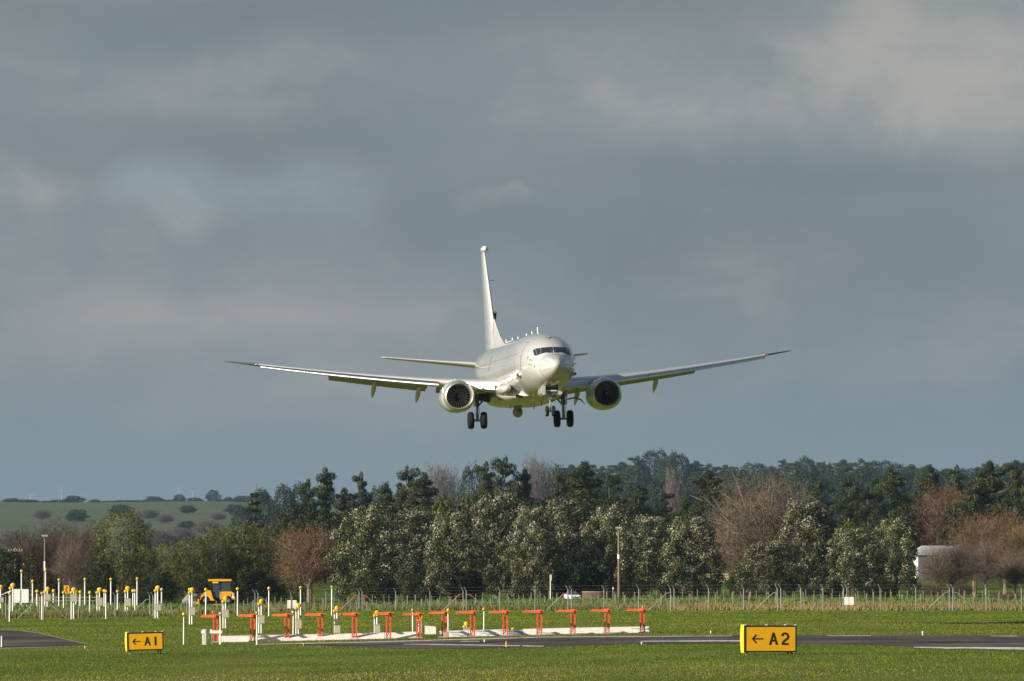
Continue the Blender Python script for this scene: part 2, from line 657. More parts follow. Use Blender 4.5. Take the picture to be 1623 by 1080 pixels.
def blades(x, y, h, wid, lean=.3, seed=1):
    """one thin triangle per grass tuft"""
    r = np.random.default_rng(seed)
    n = len(x)
    z = terrain(x, y)
    a = r.uniform(0, 2 * np.pi, n)
    dx, dy = np.cos(a) * wid / 2, np.sin(a) * wid / 2
    lx, ly = r.normal(0, lean, n) * h, r.normal(0, lean, n) * h
    V = np.empty((n, 3, 3))
    V[:, 0] = np.stack([x - dx, y - dy, z - .01], 1)
    V[:, 1] = np.stack([x + dx, y + dy, z - .01], 1)
    V[:, 2] = np.stack([x + lx, y + ly, z + h], 1)
    return V.reshape(-1, 3), np.arange(3 * n).reshape(n, 3)


GRASS = foliage('grass_blades', [(0, (.082, .138, .008)), (.35, (.145, .212, .013)), (.6, (.215, .235, .020)), (.8, (.31, .27, .055)), (1, (.42, .36, .20))], .7, .15, .25, 0)
n = 520000
gy = 205 + (860 - 205) * rng.uniform(0, 1, n) ** 1.15
gx = rng.uniform(-1, 1, n) * (gy * .0765 + 22)
ok = ~road_mask(gx, gy)
gx, gy = gx[ok], gy[ok]
n = len(gx)
gh = rng.uniform(.028, .066, n) * (1 + .35 * smooth_noise(gx, gy, 4, 12, 3))
gh = np.clip(gh, .02, .14) * np.where(gy > 500, 1.2, 1)
gv, gf = blades(gx, gy, gh, rng.uniform(.02, .05, n) * (gy / 300), .35, 5)
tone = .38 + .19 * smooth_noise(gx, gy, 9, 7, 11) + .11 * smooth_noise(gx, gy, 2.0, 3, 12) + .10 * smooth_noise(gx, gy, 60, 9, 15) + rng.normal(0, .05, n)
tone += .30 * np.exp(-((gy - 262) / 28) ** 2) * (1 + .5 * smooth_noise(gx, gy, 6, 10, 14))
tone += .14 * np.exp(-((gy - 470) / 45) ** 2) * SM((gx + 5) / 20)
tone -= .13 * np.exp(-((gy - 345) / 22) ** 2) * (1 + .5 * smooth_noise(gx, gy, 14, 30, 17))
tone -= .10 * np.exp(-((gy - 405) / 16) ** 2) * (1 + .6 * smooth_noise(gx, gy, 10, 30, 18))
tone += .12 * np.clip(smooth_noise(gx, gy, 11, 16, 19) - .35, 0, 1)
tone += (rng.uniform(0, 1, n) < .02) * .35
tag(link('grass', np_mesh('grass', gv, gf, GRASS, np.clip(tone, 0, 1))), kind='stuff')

# rough dry growth along the fences
def weeds(name, pts, mat, h, wid, seed, lean=.25, bias=0.0):
    r = np.random.default_rng(seed)
    x, y = pts
    h = h * (1 + .45 * smooth_noise(x, y, 3.5, 20, seed)) * r.uniform(.4, 1.25, len(x))
    v, f = blades(x, y, np.clip(h, .1, 3), wid, lean, seed)
    tn = np.clip(.42 + bias + .2 * smooth_noise(x, y, 5, 30, seed + 1) + r.normal(0, .2, len(x)), 0, 1)
    return tag(link(name, np_mesh(name, v, f, mat, tn)), kind='stuff')

# ---------------------------------------------------------------- perimeter fence
def fence_y(px):
    return 980.5 - 12.5 * SM((px - 60) / 500) - .0 * px


F_ST = [-105, 67, 241, 407, 572, 737, 903, 1066, 1235, 1400 - 62 + 1, 1507, 1674]
F_ST[9] = 1339
fpts = [(px, hit(px, float(fence_y(px)))) for px in np.arange(-60, 1700, 10)]


def fpos(px):
    p = hit(px, float(fence_y(px)))
    return p


n = 24000
wx = rng.uniform(-30, 1660, n)
fp = np.array([[fpos(p).x, fpos(p).y] for p in np.arange(-40, 1680, 8)])
fx = np.interp(wx, np.arange(-40, 1680, 8), fp[:, 0])
fy_ = np.interp(wx, np.arange(-40, 1680, 8), fp[:, 1]) + rng.uniform(.4, 55, n)
weeds('dry_weeds', (fx, fy_), M['weed'], .46, .11, 21, bias=-.03 + .24 * np.clip((wx - 850) / 300, 0, 1))
n = 22000
wx2 = rng.uniform(-70, 80, n)
weeds('long_grass', (wx2, rng.uniform(735, 900, n)), foliage('long_grass', [(0, (.05, .095, .02)), (.6, (.09, .14, .03)), (1, (.26, .22, .11))], .8, .1), .28, .16, 22, bias=-.05)
n = 26000
wy3 = rng.uniform(900, 1230, n)
weeds('pasture_grass', (rng.uniform(-1, 1, n) * wy3 * .085, wy3), foliage('pasture_grass', [(0, (.03, .09, .012)), (.7, (.06, .15, .02)), (1, (.20, .18, .08))], .8, .1), .16, .22, 23, bias=-.1)

fence = empty('perimeter_fence', fpos(811), 'grey wire security fence of tall cranked posts running the whole width behind the airfield grass', 'fence')
O = fence.location
def fpart(mb, name, mat, smooth=None):
    o = mb.build(name, mat, fence, smooth)
    o.location = (0, 0, 0)
    return o
wires = MB()
allp = []
for a, b in zip(F_ST[:-1], F_ST[1:]):
    for k in range(3):
        allp.append((a + (b - a) * k / 3, k == 0))
allp.append((F_ST[-1], True))
prev = None
for px, strainer in allp:
    p = fpos(px) - O
    H = 2.35
    j = random.uniform(-.04, .04)
    for dx in ((-.16, .16) if strainer else (0,)):
        mb = MB()
        mb.tube([p + Vector((dx, 0, -.1)), p + Vector((dx + j, 0, H - .35)), p + Vector((dx + j - .22, -.12, H))], .042 if not strainer else .05, 6)
        fpart(mb, 'post', M['galv'])
    if strainer:
        for sgn in ((-1, 1) if round(px) in (67, 241, 572, 737, 1507) else (-1,) if round(px) in (903, 1066, 1235) else (1,) if round(px) == 407 else ()):
            mb = MB()
            top = p + Vector((sgn * .15, -.05, 1.62))
            mb.tube([top, p + Vector((sgn * .55, -.06, 1.6)), p + Vector((sgn * 2.25, -.08, 0))], .038, 6)
            fpart(mb, 'brace', M['galv'])
            if abs(px - 737) < 2 or abs(px - 903) < 2 or abs(px - 572) < 2:
                mb = MB()
                mb.tube([p + Vector((sgn * .50, -.06, 1.62)), p + Vector((sgn * .80, -.068, 1.37))], .075, 6)
                fpart(mb, 'red_marker_band', M['carred'])
    if prev is not None:
        for z in (.2, .5, .8, 1.1, 1.4, 1.7, 2.0):
            wires.tube([prev + Vector((0, -.03, z)), p + Vector((0, -.03, z))], .0035, 3, cap=False)
        wires.tube([prev + Vector((-.2, -.12, 2.32)), p + Vector((-.2, -.12, 2.32))], .004, 3, cap=False)
    prev = p
fpart(wires, 'fence_wires', M['galv'])

# farm fence of wooden battens behind it
ff = empty('farm_fence', on(811, 735), 'old farm fence of uneven wooden battens standing in weeds just behind the security fence', 'fence')
O2 = ff.location
w2 = MB()
prev = None
rest = MB()
for k in range(118):
    px = -10 + k * 14.1 + random.uniform(-2.5, 2.5)
    p = on(px, 735 + random.uniform(-1, 1)) - O2
    h = random.uniform(.95, 1.35)
    q = Vector((random.gauss(0, .07), 0, h))
    r_ = random.choice((.03, .035, .045, .07))
    tgt = rest if k % 6 == 5 else MB()
    tgt.box(p + q / 2 + Vector((0, 0, -.05)), (r_ * 2, .06, h + .1), M=Matrix.Rotation(math.atan2(q.x, q.z), 3, 'Y'))
    if tgt is not rest:
        o = tgt.build('batten', M['wood'], ff)
    if prev is not None:
        for z in (.3, .6, .9):
            w2.tube([prev + Vector((0, 0, z)), p + Vector((0, 0, z))], .006, 3, cap=False)
    prev = p
tag(rest.build('far_battens', M['wood'], ff), kind='stuff')
w2.build('fence_wires', M['galv'], ff)
fb = empty('batten_fence', on(811, 860), 'second line of short wooden fence battens farther back before the trees', 'fence')
O3 = fb.location
w3 = MB()
rest = MB()
prev = None
for k in range(96):
    px = 395 + k * 13.2 + random.uniform(-3, 3)
    p = on(px, 860 + random.uniform(-1, 1)) - O3
    h = random.uniform(1.0, 1.3)
    q = Vector((random.gauss(0, .05), 0, h))
    MBx = MB().box(p + q / 2 + Vector((0, 0, -.05)), (random.choice((.06, .08, .12)), .06, h + .1), M=Matrix.Rotation(math.atan2(q.x, q.z), 3, 'Y'))
    MBx.build('batten', M['wood'], fb)
    if prev is not None:
        for z in (.5, .9):
            w3.tube([prev + Vector((0, 0, z)), p + Vector((0, 0, z))], .006, 3, cap=False)
    prev = p
w3.build('fence_wires', M['galv'], fb)

# timber rail fence at the left
rf = empty('rail_fence', on(105, 905), 'low brown timber rail fence behind the light posts at the far left', 'fence')
for k in range(7):
    MB().box((-3.9 + k * 1.3, 0, .55), (.12, .1, 1.2)).build('rail_post', M['wood'], rf)
for z in (.55, .98):
    MB().box((0, -.08, z), (8.2, .05, .12)).build('rail', M['wood'], rf)

ORD = ['first', 'second', 'third', 'fourth', 'fifth', 'sixth', 'seventh', 'eighth', 'ninth', 'tenth', 'eleventh', 'twelfth', 'thirteenth', 'fourteenth', 'fifteenth',
       'sixteenth', 'seventeenth', 'eighteenth', 'nineteenth', 'twentieth', 'twenty-first', 'twenty-second', 'twenty-third', 'twenty-fourth', 'twenty-fifth',
       'twenty-sixth', 'twenty-seventh', 'twenty-eighth', 'twenty-ninth', 'thirtieth', 'thirty-first', 'thirty-second', 'thirty-third', 'thirty-fourth', 'thirty-fifth', 'thirty-sixth',
       'thirty-seventh', 'thirty-eighth', 'thirty-ninth', 'fortieth']


# ---------------------------------------------------------------- orange localiser antennas
def make_antenna(loc):
    t = empty('localiser_antenna', loc, 'x', 'antenna', 'row of orange localiser antennas')
    MB().box((-.115, 0, .66), (.085, .12, 1.42)).build('post', M['orange_dk'], t)
    MB().box((.115, 0, .66), (.085, .12, 1.42)).build('post', M['orange_dk'], t)
    mb = MB()
    for z in (.35, .75, 1.15):
        mb.box((0, 0, z), (.13, .03, .04))
    mb.tube([(-.09, .01, .1), (.09, .01, .5), (-.09, .01, .9), (.09, .01, 1.3)], .018, 4)
    mb.tube([(.02, .02, .05), (.02, .02, 1.4)], .012, 5)
    mb.build('web_plate', M['orange_dk'], t)
    mb = MB().box((0, -.1, 1.45), (.30, .5, .17)).box((0, -.36, 1.45), (.24, .03, .12))
    mb.build('junction_box', M['orange'], t)
    MB().box((0, .4, 1.47), (.12, 2.6, .06)).box((0, .4, 1.39), (.12, 2.6, .04)).build('boom', M['orange'], t)
    for k in range(9):
        yy = -.5 + k * .26
        L = .50 + .10 * k
        z = 1.47 if k % 2 else 1.395
        MB().box((-.10 - L * .18, yy, z), (L, .035, .05)).build('dipole', M['orange'], t)
    MB().box((0, 0, .02), (.5, .4, .08)).build('foot', M['cgrey'], t)
    return t


LX = [342, 401, 455, 508, 562, 616, 664, 704, 749, 801, 855, 908, 962, 1018]
ant = None
n_l = len(LX)
for i, px in enumerate(LX):
    t_ = (px - 342) / (1018 - 342)
    base = hit(px, 1018.5 - 15.3 * t_)
    if ant is None:
        ant = make_antenna(base)
        o = ant
    else:
        o = copy_tree(ant)
        o.location = base
    o.rotation_euler = (0, 0, R(random.uniform(-1.5, 1.5)))
    # reach the level line of the array: the ground falls to the left
    topz = zat(974 - 9.5 * t_ + (1.5 if px == 664 else 0), base.y)
    s = (topz - base.z) / 1.53
    o.scale = (1.0, 1.0, s)
    if px == 664:
        o.location.y -= 1.1
        o['label'] = 'orange localiser antenna crowding its right neighbour, beside the pale concrete block'
    elif i == 0:
        o['label'] = 'orange localiser antenna at the left end of the row, behind the white post and rail'
    elif i == n_l - 1:
        o['label'] = 'rightmost orange localiser antenna in the row, under a small red obstruction lamp'
    else:
        o['label'] = ORD[i] + ' orange localiser antenna from the left in the row on white concrete'
lp = hit(1018, 1004)
lt = empty('obstruction_lamp', Vector((lp.x + .02, lp.y, zat(966, lp.y))), 'small red obstruction lamp on the rightmost orange antenna', 'lamp')
MB().tube([(0, 0, 0), (0, 0, .1)], .03, 8).build('lamp_base', M['orange_dk'], lt)
MB().tube([(0, 0, .1), (0, 0, .17), (0, 0, .21)], [.05, .05, .02], 10).build('lens', M['amber'], lt)
lp = hit(342, 1020)
lt = empty('obstruction_lamp', Vector((lp.x - .15, lp.y, zat(974, lp.y))), 'small red obstruction lamp on the leftmost orange antenna', 'lamp')
MB().tube([(0, 0, 0), (0, 0, .08)], .03, 8).build('lamp_base', M['orange_dk'], lt)
MB().tube([(0, 0, .08), (0, 0, .17), (0, 0, .22)], [.055, .055, .02], 10).build('lens', M['orange'], lt)

# white concrete strip behind the antennas
seg = [(345, 395), (395.5, 448), (448.5, 502), (502.5, 556), (556.5, 609), (609.5, 662), (696, 709), (711, 742), (742.5, 794), (794.5, 806), (829, 850), (850.5, 903), (903.5, 957), (957.5, 1029)]


def slab_pt(px):
    a_, b_ = hit(342, 1018.5).y + 1.0, hit(1018, 1003.2).y + 1.0
    return on(px, a_ + (b_ - a_) * (px - 342) / (1018 - 342))


sl = tag(empty('concrete_footing', slab_pt(680), None, None), 'long low white concrete footing running behind the orange antennas', 'footing')
for (a, b) in seg:
    A, B = slab_pt(a) - sl.location, slab_pt(b) - sl.location
    mb = MB()
    h = .34
    vs = []
    for P_ in (A, B):
        vs += [P_ + Vector((0, 0, -.05)), P_ + Vector((0, .85, h)), P_ + Vector((0, 2.6, h + .02)), P_ + Vector((0, 2.6, -.15))]
    mb._add(vs, [(0, 4, 5, 1), (1, 5, 6, 2), (2, 6, 7, 3), (0, 1, 2, 3), (4, 7, 6, 5), (0, 3, 7, 4)])
    mb.build('slab', M['concrete'], sl)
A, B = slab_pt(806.5) - sl.location, slab_pt(828.5) - sl.location
mb = MB()
vs = []
for P_ in (A, B):
    vs += [P_ + Vector((0, 0, -.05)), P_ + Vector((0, .85, .30)), P_ + Vector((0, 2.6, .30)), P_ + Vector((0, 2.6, -.15))]
mb._add(vs, [(0, 4, 5, 1), (1, 5, 6, 2), (2, 6, 7, 3), (0, 1, 2, 3), (4, 7, 6, 5), (0, 3, 7, 4)])
mb.build('grey_slab', M['cgrey'], sl)
p = slab_pt(813)
dl = empty('dome_lamp', Vector((p.x, p.y + 1.1, p.z + .30)), 'low amber dome lamp sitting on the grey slab of the footing', 'lamp')
MB().tube([(0, 0, 0), (0, 0, .05)], .13, 12).build('lamp_base', M['blacklamp'], dl)
MB().ball((0, 0, .06), (.12, .12, .10)).build('lens', M['amber'], dl, 60)
# concrete block between antennas
p = hit(682.5, 1005.5)
cb = MB()
poly = [(-.36, 0), (.35, 0), (.35, .46), (.30, .50), (-.25, .52), (-.33, .56), (-.36, .5)]
cb.prism(poly, -.3, .5)
tag(cb.build('concrete_block', M['concrete']), 'upright pale concrete block standing between two orange antennas', 'block').location = p

# white post and rail at the left end
p = hit(336, 1022)
wr = empty('post_and_rail', p, 'short white timber post and rail in front of the leftmost orange antenna', 'railing')
for x in (-.50, -.37, -.04, .46):
    MB().box((x, random.uniform(-.3, .3) if x == -.37 else 0, .44), (.11, .10, .92)).build('post', M['offwhite'], wr)
MB().box((0, -.08, .74), (1.22, .05, .17)).build('rail', M['white'], wr)


# ---------------------------------------------------------------- approach light posts
def lamp_head(t, z, r, x=0.0, mat='yellow'):
    h = MB().lathe([(-.10, r * .55), (-.02, r), (.05, r), (.10, r * .8)], (x, 0, z), 'Y', 14).build('lamp_head', M[mat], t, 40)
    MB().lathe([(-.13, r * .5), (-.10, r * .55)], (x, 0, z), 'Y', 12).build('lens', M['amber'], h, 40)
    MB().tube([(x, 0, z - r - .12), (x, 0, z - r + .02)], .035, 6).build('lamp_stem', M['blacklamp'], t)


SINGLE = [  # x, top, base of the post in the photograph
    (10.5, 921, 955), (15.7, 939, 986), (34.6, 904, 961), (52.1, 920, 956), (59.2, 936, 962), (67.1, 939, 983), (72.5, 902, 962), (85.2, 935, 956), (93.9, 918, 961),
    (101.3, 938, 964), (110.4, 901, 955), (121, 936, 960), (127.5, 937, 962), (134.9, 917, 961), (142.7, 938, 971), (165.8, 935, 964), (168.5, 936, 981.5), (176.2, 917, 961), (186.7, 936, 973),
    (211.3, 935, 961), (214.4, 935, 973.5), (217.7, 916, 960), (247.3, 936, 979), (256.6, 933, 960), (291.6, 972, 1022), (301, 933, 989), (326.6, 933, 977), (349.9, 971, 1022), (354.8, 955, 996),
    (377, 932, 977), (407.5, 970, 1022.4), (426.6, 931, 977), (464.8, 969, 1015), (476.9, 930, 976), (526.2, 929, 976), (654.3, 965.5, 1002), (710.6, 965.5, 1001.5), (767, 964, 999.5)]
DOUBLE = [  # x, top, base, box top, box bottom, big lamp?
    (1.5, 928, 965, 947, 955), (20.8, 925, 971, 0, 0), (75.6, 931, 963, 942, 952), (117.4, 932, 982, 943, 954), (158.2, 932, 975, 948, 960), (203, 930, 975, 949, 961), (250.4, 929, 980, 958, 968),
    (304.8, 932, 990, 963, 975), (358, 946, 996, 967, 979), (414.6, 950, 1004, 976, 988), (473.5, 957, 1005, 982, 996), (534.5, 961, 1014, 990, 1003), (597.8, 968.5, 1003, 990.5, 1002), (668, 976.5, 1004, 0, 0), (739.5, 986, 1005, 995.5, 1005)]


def height_word(h):
    return 'tall' if h > 3.4 else 'short' if h < 1.9 else 'medium-height'


sp_list = sorted(SINGLE)
for i, (px, yt, yb) in enumerate(sp_list):
    p = hit(px, yb)
    yy = p.y
    H = zat(yt, yy) - p.z
    wd = 2.3 * yy / FPX
    if i == 0:
        place = 'leftmost'
    elif i == len(sp_list) - 1:
        place = 'rightmost'
    else:
        place = ORD[i] + ' from the left'
    extra = {291.6: 'standing alone on grass right of the left yellow sign', 767: 'rising behind the ninth orange antenna gap', 654.3: 'just left of the paired orange antennas'}.get(px, '')
    lab = f'{height_word(H)} white post with one amber lamp, {place} of such posts'
    t = empty('approach_light_post', p, lab, 'light post', 'white approach light posts with a single lamp', R(random.uniform(-25, 25)))
    big = 1.0 if px not in (291.6,) else 1.0
    lr = (2.5 if yt > 930 else 2.2) * yy / FPX
    MB().tube([(0, 0, -.1), (random.gauss(0, .01), 0, H - lr * 2.0)], [wd * .5, wd * .45], 8).build('post', M['white'], t, 40)
    lamp_head(t, H - lr * .6, lr, 0, 'yellow' if random.random() < .8 else 'boxgrey')
dl_ = sorted(DOUBLE)
for i, (px, yt, yb, bt, bb) in enumerate(dl_):
    p = hit(px, yb)
    yy = p.y
    k = yy / FPX
    H = zat(yt, yy) - p.z
    place = 'leftmost' if i == 0 else 'rightmost' if i == len(dl_) - 1 else ORD[i] + ' from the left'
    what = 'with a beige cabinet' if bt else 'without a cabinet'
    t = empty('lamp_stand', p, f'white twin-post lamp stand {what}, {place} of these stands', 'light stand', 'white stands carrying large amber lamps')
    wd = 2.3 * k
    lr = 3.8 * k
    MB().tube([(0, 0, -.1), (0, 0, H - lr * 1.7)], wd * .5, 8).build('post', M['white'], t, 40)
    lamp_head(t, H - lr * .8, lr, 0, 'yellow')
    MB().tube([(-4.0 * k, .15, -.1), (-4.0 * k, .15, max(.1, H - 9 * k))], wd * .45, 8).build('post', M['white'], t, 40)
    lamp_head(t, max(.15, H - 7.5 * k), lr * .62, -4.0 * k, 'yellow')
    if bt:
        zb, zt = max(0.0, zat(bb, yy) - p.z), zat(bt, yy) - p.z
        MB().box((.5 * k, -.25, (zb + zt) / 2), (9.3 * k, .3, zt - zb)).box((.5 * k, -.25, zt + .015), (10 * k, .36, .03)).build('cabinet', M['boxgrey'], t)

# small markers on and beside the runway
for (px, yb, hh, wpx, mat, cap, lab) in (
        (135.5, 1028, .24, 2.6, 'yellow', 'black', 'small yellow runway edge marker with black cap at the tip of the left tarmac'),
        (481.5, 1023.5, .22, 2.0, 'yellow', 'black', 'small amber runway edge marker in the grass below the third orange antenna'),
        (802.5, 1026, .26, 2.6, 'yellow', 'yellow', 'small yellow runway edge light on the near white line'),
        (826, 1026, .10, 2.6, 'black', 'black', 'small black runway edge stub on the near white line'),
        (768, 1018, .14, 3.0, 'white', 'white', 'small white runway light in the middle of the tarmac'),
        (1462, 1007.5, .22, 3.2, 'offwhite', 'white', 'small pale marker on the far runway edge at the right'),
        (1126.5, 1004, .14, 3.0, 'offwhite', 'white', 'tiny pale runway marker on far grass left of the right sign'),
        (1017, 1021.5, .10, 3.6, 'offwhite', 'white', 'low pale marker stub on the near runway edge')):
    p = hit(px, yb)
    k = p.y / FPX
    t = empty('edge_marker', p, lab, 'runway marker')
    MB().tube([(0, 0, -.03), (0, 0, hh * .7)], wpx * k * .38, 8).build('stem', M[mat], t)
    MB().tube([(0, 0, hh * .7), (0, 0, hh), (0, 0, hh * 1.12)], [wpx * k * .5, wpx * k * .5, wpx * k * .2], 10).build('cap', M[cap], t)
p = hit(3.4, 1026)
t = empty('marker_post', p, 'white marker post on the near tarmac edge at the far left', 'marker post')
MB().tube([(0, 0, -.1), (0, 0, .55)], .045, 8).build('post', M['white'], t)
MB().tube([(0, 0, .55), (0, 0, .62), (0, 0, .66)], [.052, .052, .02], 8).build('cap', M['offwhite'], t)


# ---------------------------------------------------------------- yellow taxiway signs
def stroke(mb, pts, wid, y0, y1):
    for a, b in zip(pts[:-1], pts[1:]):
        a, b = Vector(a), Vector(b)
        d = (b - a).normalized()
        n_ = Vector((-d.y, d.x)) * wid / 2
        e = d * wid * .02
        mb.prism([tuple(a - e + n_), tuple(b + e + n_), tuple(b + e - n_), tuple(a - e - n_)], y0, y1)


def ribbon(mb, pts, wid, y0, y1):
    pts = [Vector(p) for p in pts]
    L, R_ = [], []
    for i, p in enumerate(pts):
        d = (pts[min(i + 1, len(pts) - 1)] - pts[max(i - 1, 0)]).normalized()
        n_ = Vector((-d.y, d.x)) * wid / 2
        L.append(p + n_)
        R_.append(p - n_)
    for i in range(len(pts) - 1):
        mb.prism([tuple(L[i]), tuple(L[i + 1]), tuple(R_[i + 1]), tuple(R_[i])], y0, y1)


def taxi_sign(px0, px1, yt, yb, yground, yaw, digit, label, tilt=0.0):
    pc = (px0 + px1) / 2
    g = hit(pc, yground)
    k = g.y / FPX
    W, Hh = (px1 - px0) * k / math.cos(yaw), (yb - yt) * k
    z0 = zat(yb, g.y) - g.z
    D = .62
    t = empty('taxiway_sign', g, label, 'sign', None, yaw)
    MB().box((0, D / 2, z0 + Hh / 2), (W - .02, D - .02, Hh - .02)).build('case', M['signe'], t)
    # black frame
    fr = MB()
    b_ = .055
    fr.box((0, .0, z0 + Hh - b_ / 2), (W, .07, b_)).box((0, 0, z0 + b_ / 2), (W, .07, b_))
    fr.box((-W / 2 + b_ / 2, 0, z0 + Hh / 2), (b_, .07, Hh - 2 * b_)).box((W / 2 - b_ / 2, 0, z0 + Hh / 2), (b_, .07, Hh - 2 * b_))
    fr.build('frame', M['black'], t)
    MB().box((0, -.005, z0 + Hh / 2), (W - 2 * b_ - .01, .02, Hh - 2 * b_ - .01)).build('face', M['signy'], t)
    # end face, curved out like the photo's
    ep = MB()
    n_ = 8
    rings = []
    for i in range(n_ + 1):
        a = i / n_
        bulge = .035 * math.sin(math.pi * a)
        zz = z0 - .02 + (Hh + .05) * a
        rings.append([Vector((-W / 2 - .004, .035, zz)), Vector((-W / 2 - .03 - bulge, .06, zz)), Vector((-W / 2 - .03 - bulge, D - .02, zz)), Vector((-W / 2 - .004, D, zz))])
    ep.loft(rings)
    ep.build('end_panel', M['signe'], t)
    for x in (-W / 2 + .05, -W * .07, W * .29, W / 2 - .05):
        MB().box((x, .04, z0 + Hh + .018), (.09, .07, .036)).build('hinge', M['white'], t)
    MB().box((0, .12, z0 + Hh + .006), (W * .96, .12, .012)).build('top_trim', M['galv'], t)
    for x in (-W * .42, W * .36, W * .43):
        MB().box((x, D / 2, z0 / 2 - .05), (.06, .2, max(.08, z0 + .1))).build('leg', M['galv'], t)
    lt_ = MB()
    y0, y1 = -.028, -.012
    cz = z0 + Hh * .50
    s = Hh
    X = lambda f: -W / 2 + f * W
    # arrow
    stroke(lt_, [(X(.155), cz), (X(.355), cz)], .045 * s, y0, y1)
    ribbon(lt_, [(X(.225), cz + .155 * s), (X(.205), cz + .10 * s), (X(.155), cz), (X(.205), cz - .10 * s), (X(.225), cz - .155 * s)], .05 * s, y0 - .001, y1)
    lt_.build('arrow', M['black'], t)
    la = MB()
    lo, hi = z0 + .275 * Hh, z0 + .735 * Hh
    wA = .075 * W
    ac = X(.555)
    sw = .075 * s
    la.prism([(ac - wA - .03 * W * .3, lo), (ac - sw * .42, hi), (ac + sw * .42, hi), (ac + wA + .03 * W * .3, lo), (ac + wA - sw * .75, lo), (ac, hi - sw * 1.5), (ac - wA + sw * .75, lo)], y0, y1)
    la.prism([(ac - wA * .62, lo + .13 * s), (ac + wA * .62, lo + .13 * s), (ac + wA * .50, lo + .19 * s), (ac - wA * .50, lo + .19 * s)], y0 - .002, y1)
    la.build('letter_a', M['black'], t)
    ld = MB()
    if digit == '1':
        stroke(ld, [(X(.775), lo), (X(.775), hi)], .085 * s, y0, y1)
        ld.build('digit_one', M['black'], t)
    else:
        c = X(.775)
        rw = .058 * W
        pts = []
        for i in range(13):
            a = R(170 - i * 205 / 12)
            pts.append((c + rw * math.cos(a), hi - .125 * s - .028 * s + .125 * s * math.sin(a)))
        pts += [(c - rw * .15, lo + .16 * s), (c - rw * .85, lo + .055 * s)]
        ribbon(ld, pts, .068 * s, y0, y1)
        ld.box((c, (y0 + y1) / 2, lo + .033 * s), (rw * 2.15, y1 - y0 + .002, .066 * s))
        ld.build('digit_two', M['black'], t)
    t.rotation_euler = (0, tilt, yaw)
    return t


taxi_sign(1178.8, 1262.4, 991.3, 1033.8, 1038, R(9), '2', 'larger yellow taxiway sign reading arrow A2, on the grass at the right')
taxi_sign(202.6, 259.9, 1002, 1031, 1037.5, R(8), '1', 'smaller yellow taxiway sign reading arrow A1, on the grass at the left', R(-1.5))

# ---------------------------------------------------------------- notice boards, poles, cabinets, hut, machine, car, tank
for (pa, pb, yt, yb, lab) in ((1337.5, 1353, 946.5, 959, 'white notice board fixed to the fence right of the yellow right sign'), (455.5, 470.5, 951.5, 964.5, 'white notice board fixed to the fence behind the orange antennas')):
    g = fpos((pa + pb) / 2)
    yy = g.y - .12
    k = yy / FPX
    t = empty('notice_board', Vector((g.x, yy, zat((yt + yb) / 2, yy))), lab, 'notice board')
    for s_, fr_ in ((-1, .24), (1, .26)):
        MB().box((s_ * (pb - pa) * k * .255, 0, 0), ((pb - pa) * k * .46, .03, (yb - yt) * k)).build('board', M['white'], t)
    MB().box((0, .03, 0), (.05, .03, (yb - yt) * k * 1.1)).build('bracket', M['galv'], t)


def pole(px, yb_D, yt, r, lab, arms=(), white=None, lean=0.0, cat='utility pole', name='utility_pole'):
    p = on(px, yb_D)
    H = zat(yt, yb_D) - p.z
    t = empty(name, p, lab, cat)
    MB().tube([(0, 0, -.3), (lean * H, 0, H)], [r, r * .72], 8).build('pole', M['pole'], t, 40)
    if white:
        a, b = zat(white[1], yb_D) - p.z, zat(white[0], yb_D) - p.z
        MB().tube([(lean * a, 0, a), (lean * b, 0, b)], r * .93, 8, cap=True).build('white_band', M['white'], t, 40)
    for (ya, half) in arms:
        z = zat(ya, yb_D) - p.z
        arm = MB().box((lean * z, -r - .05, z), (half * 2, .12, .14)).build('crossarm', M['pole'], t)
        for i in range(6):
            x = -half + .1 + i * (2 * half - .2) / 5
            MB().tube([(lean * z + x, -r - .05, z + .07), (lean * z + x, -r - .05, z + .26)], [.05, .035], 6).build('insulator', M['offwhite'], arm)
    return t


pole(25, 960, 868, .17, 'timber utility pole with two wide crossarms at the far left', ((873.5, 1.0), (896, 1.25)), (904, 918))
pole(71.5, 960, 849, .16, 'tall timber utility pole with a single short crossarm among the left light posts', ((851, .45),), (890, 905))
pole(110.6, 1000, 863, .06, 'thin grey pole rising among brown bare trees at the left', cat='pole', name='thin_pole')
pole(981, 905, 838, .19, 'brown timber utility pole standing before the pale-tipped evergreens', ((838.5, .45),), (879, 886), -.004)
p = on(872.5, 900)
t = empty('white_mast', p, 'slim white mast left of the round brown tank', 'mast')
H = zat(911, 900) - p.z
MB().tube([(0, 0, -.1), (0, 0, H)], .07, 8).build('mast', M['white'], t)
MB().box((.02, 0, H - .4), (.26, .2, .75)).build('mast_head', M['offwhite'], t)
p = on(971.5, 880)
t = empty('white_mast', p, 'very short white mast right of the round brown tank', 'mast')
MB().tube([(0, 0, -.1), (0, 0, 1.45)], .05, 8).build('mast', M['galv'], t)
MB().box((0, 0, 1.45), (.18, .15, .25)).build('mast_head', M['white'], t)

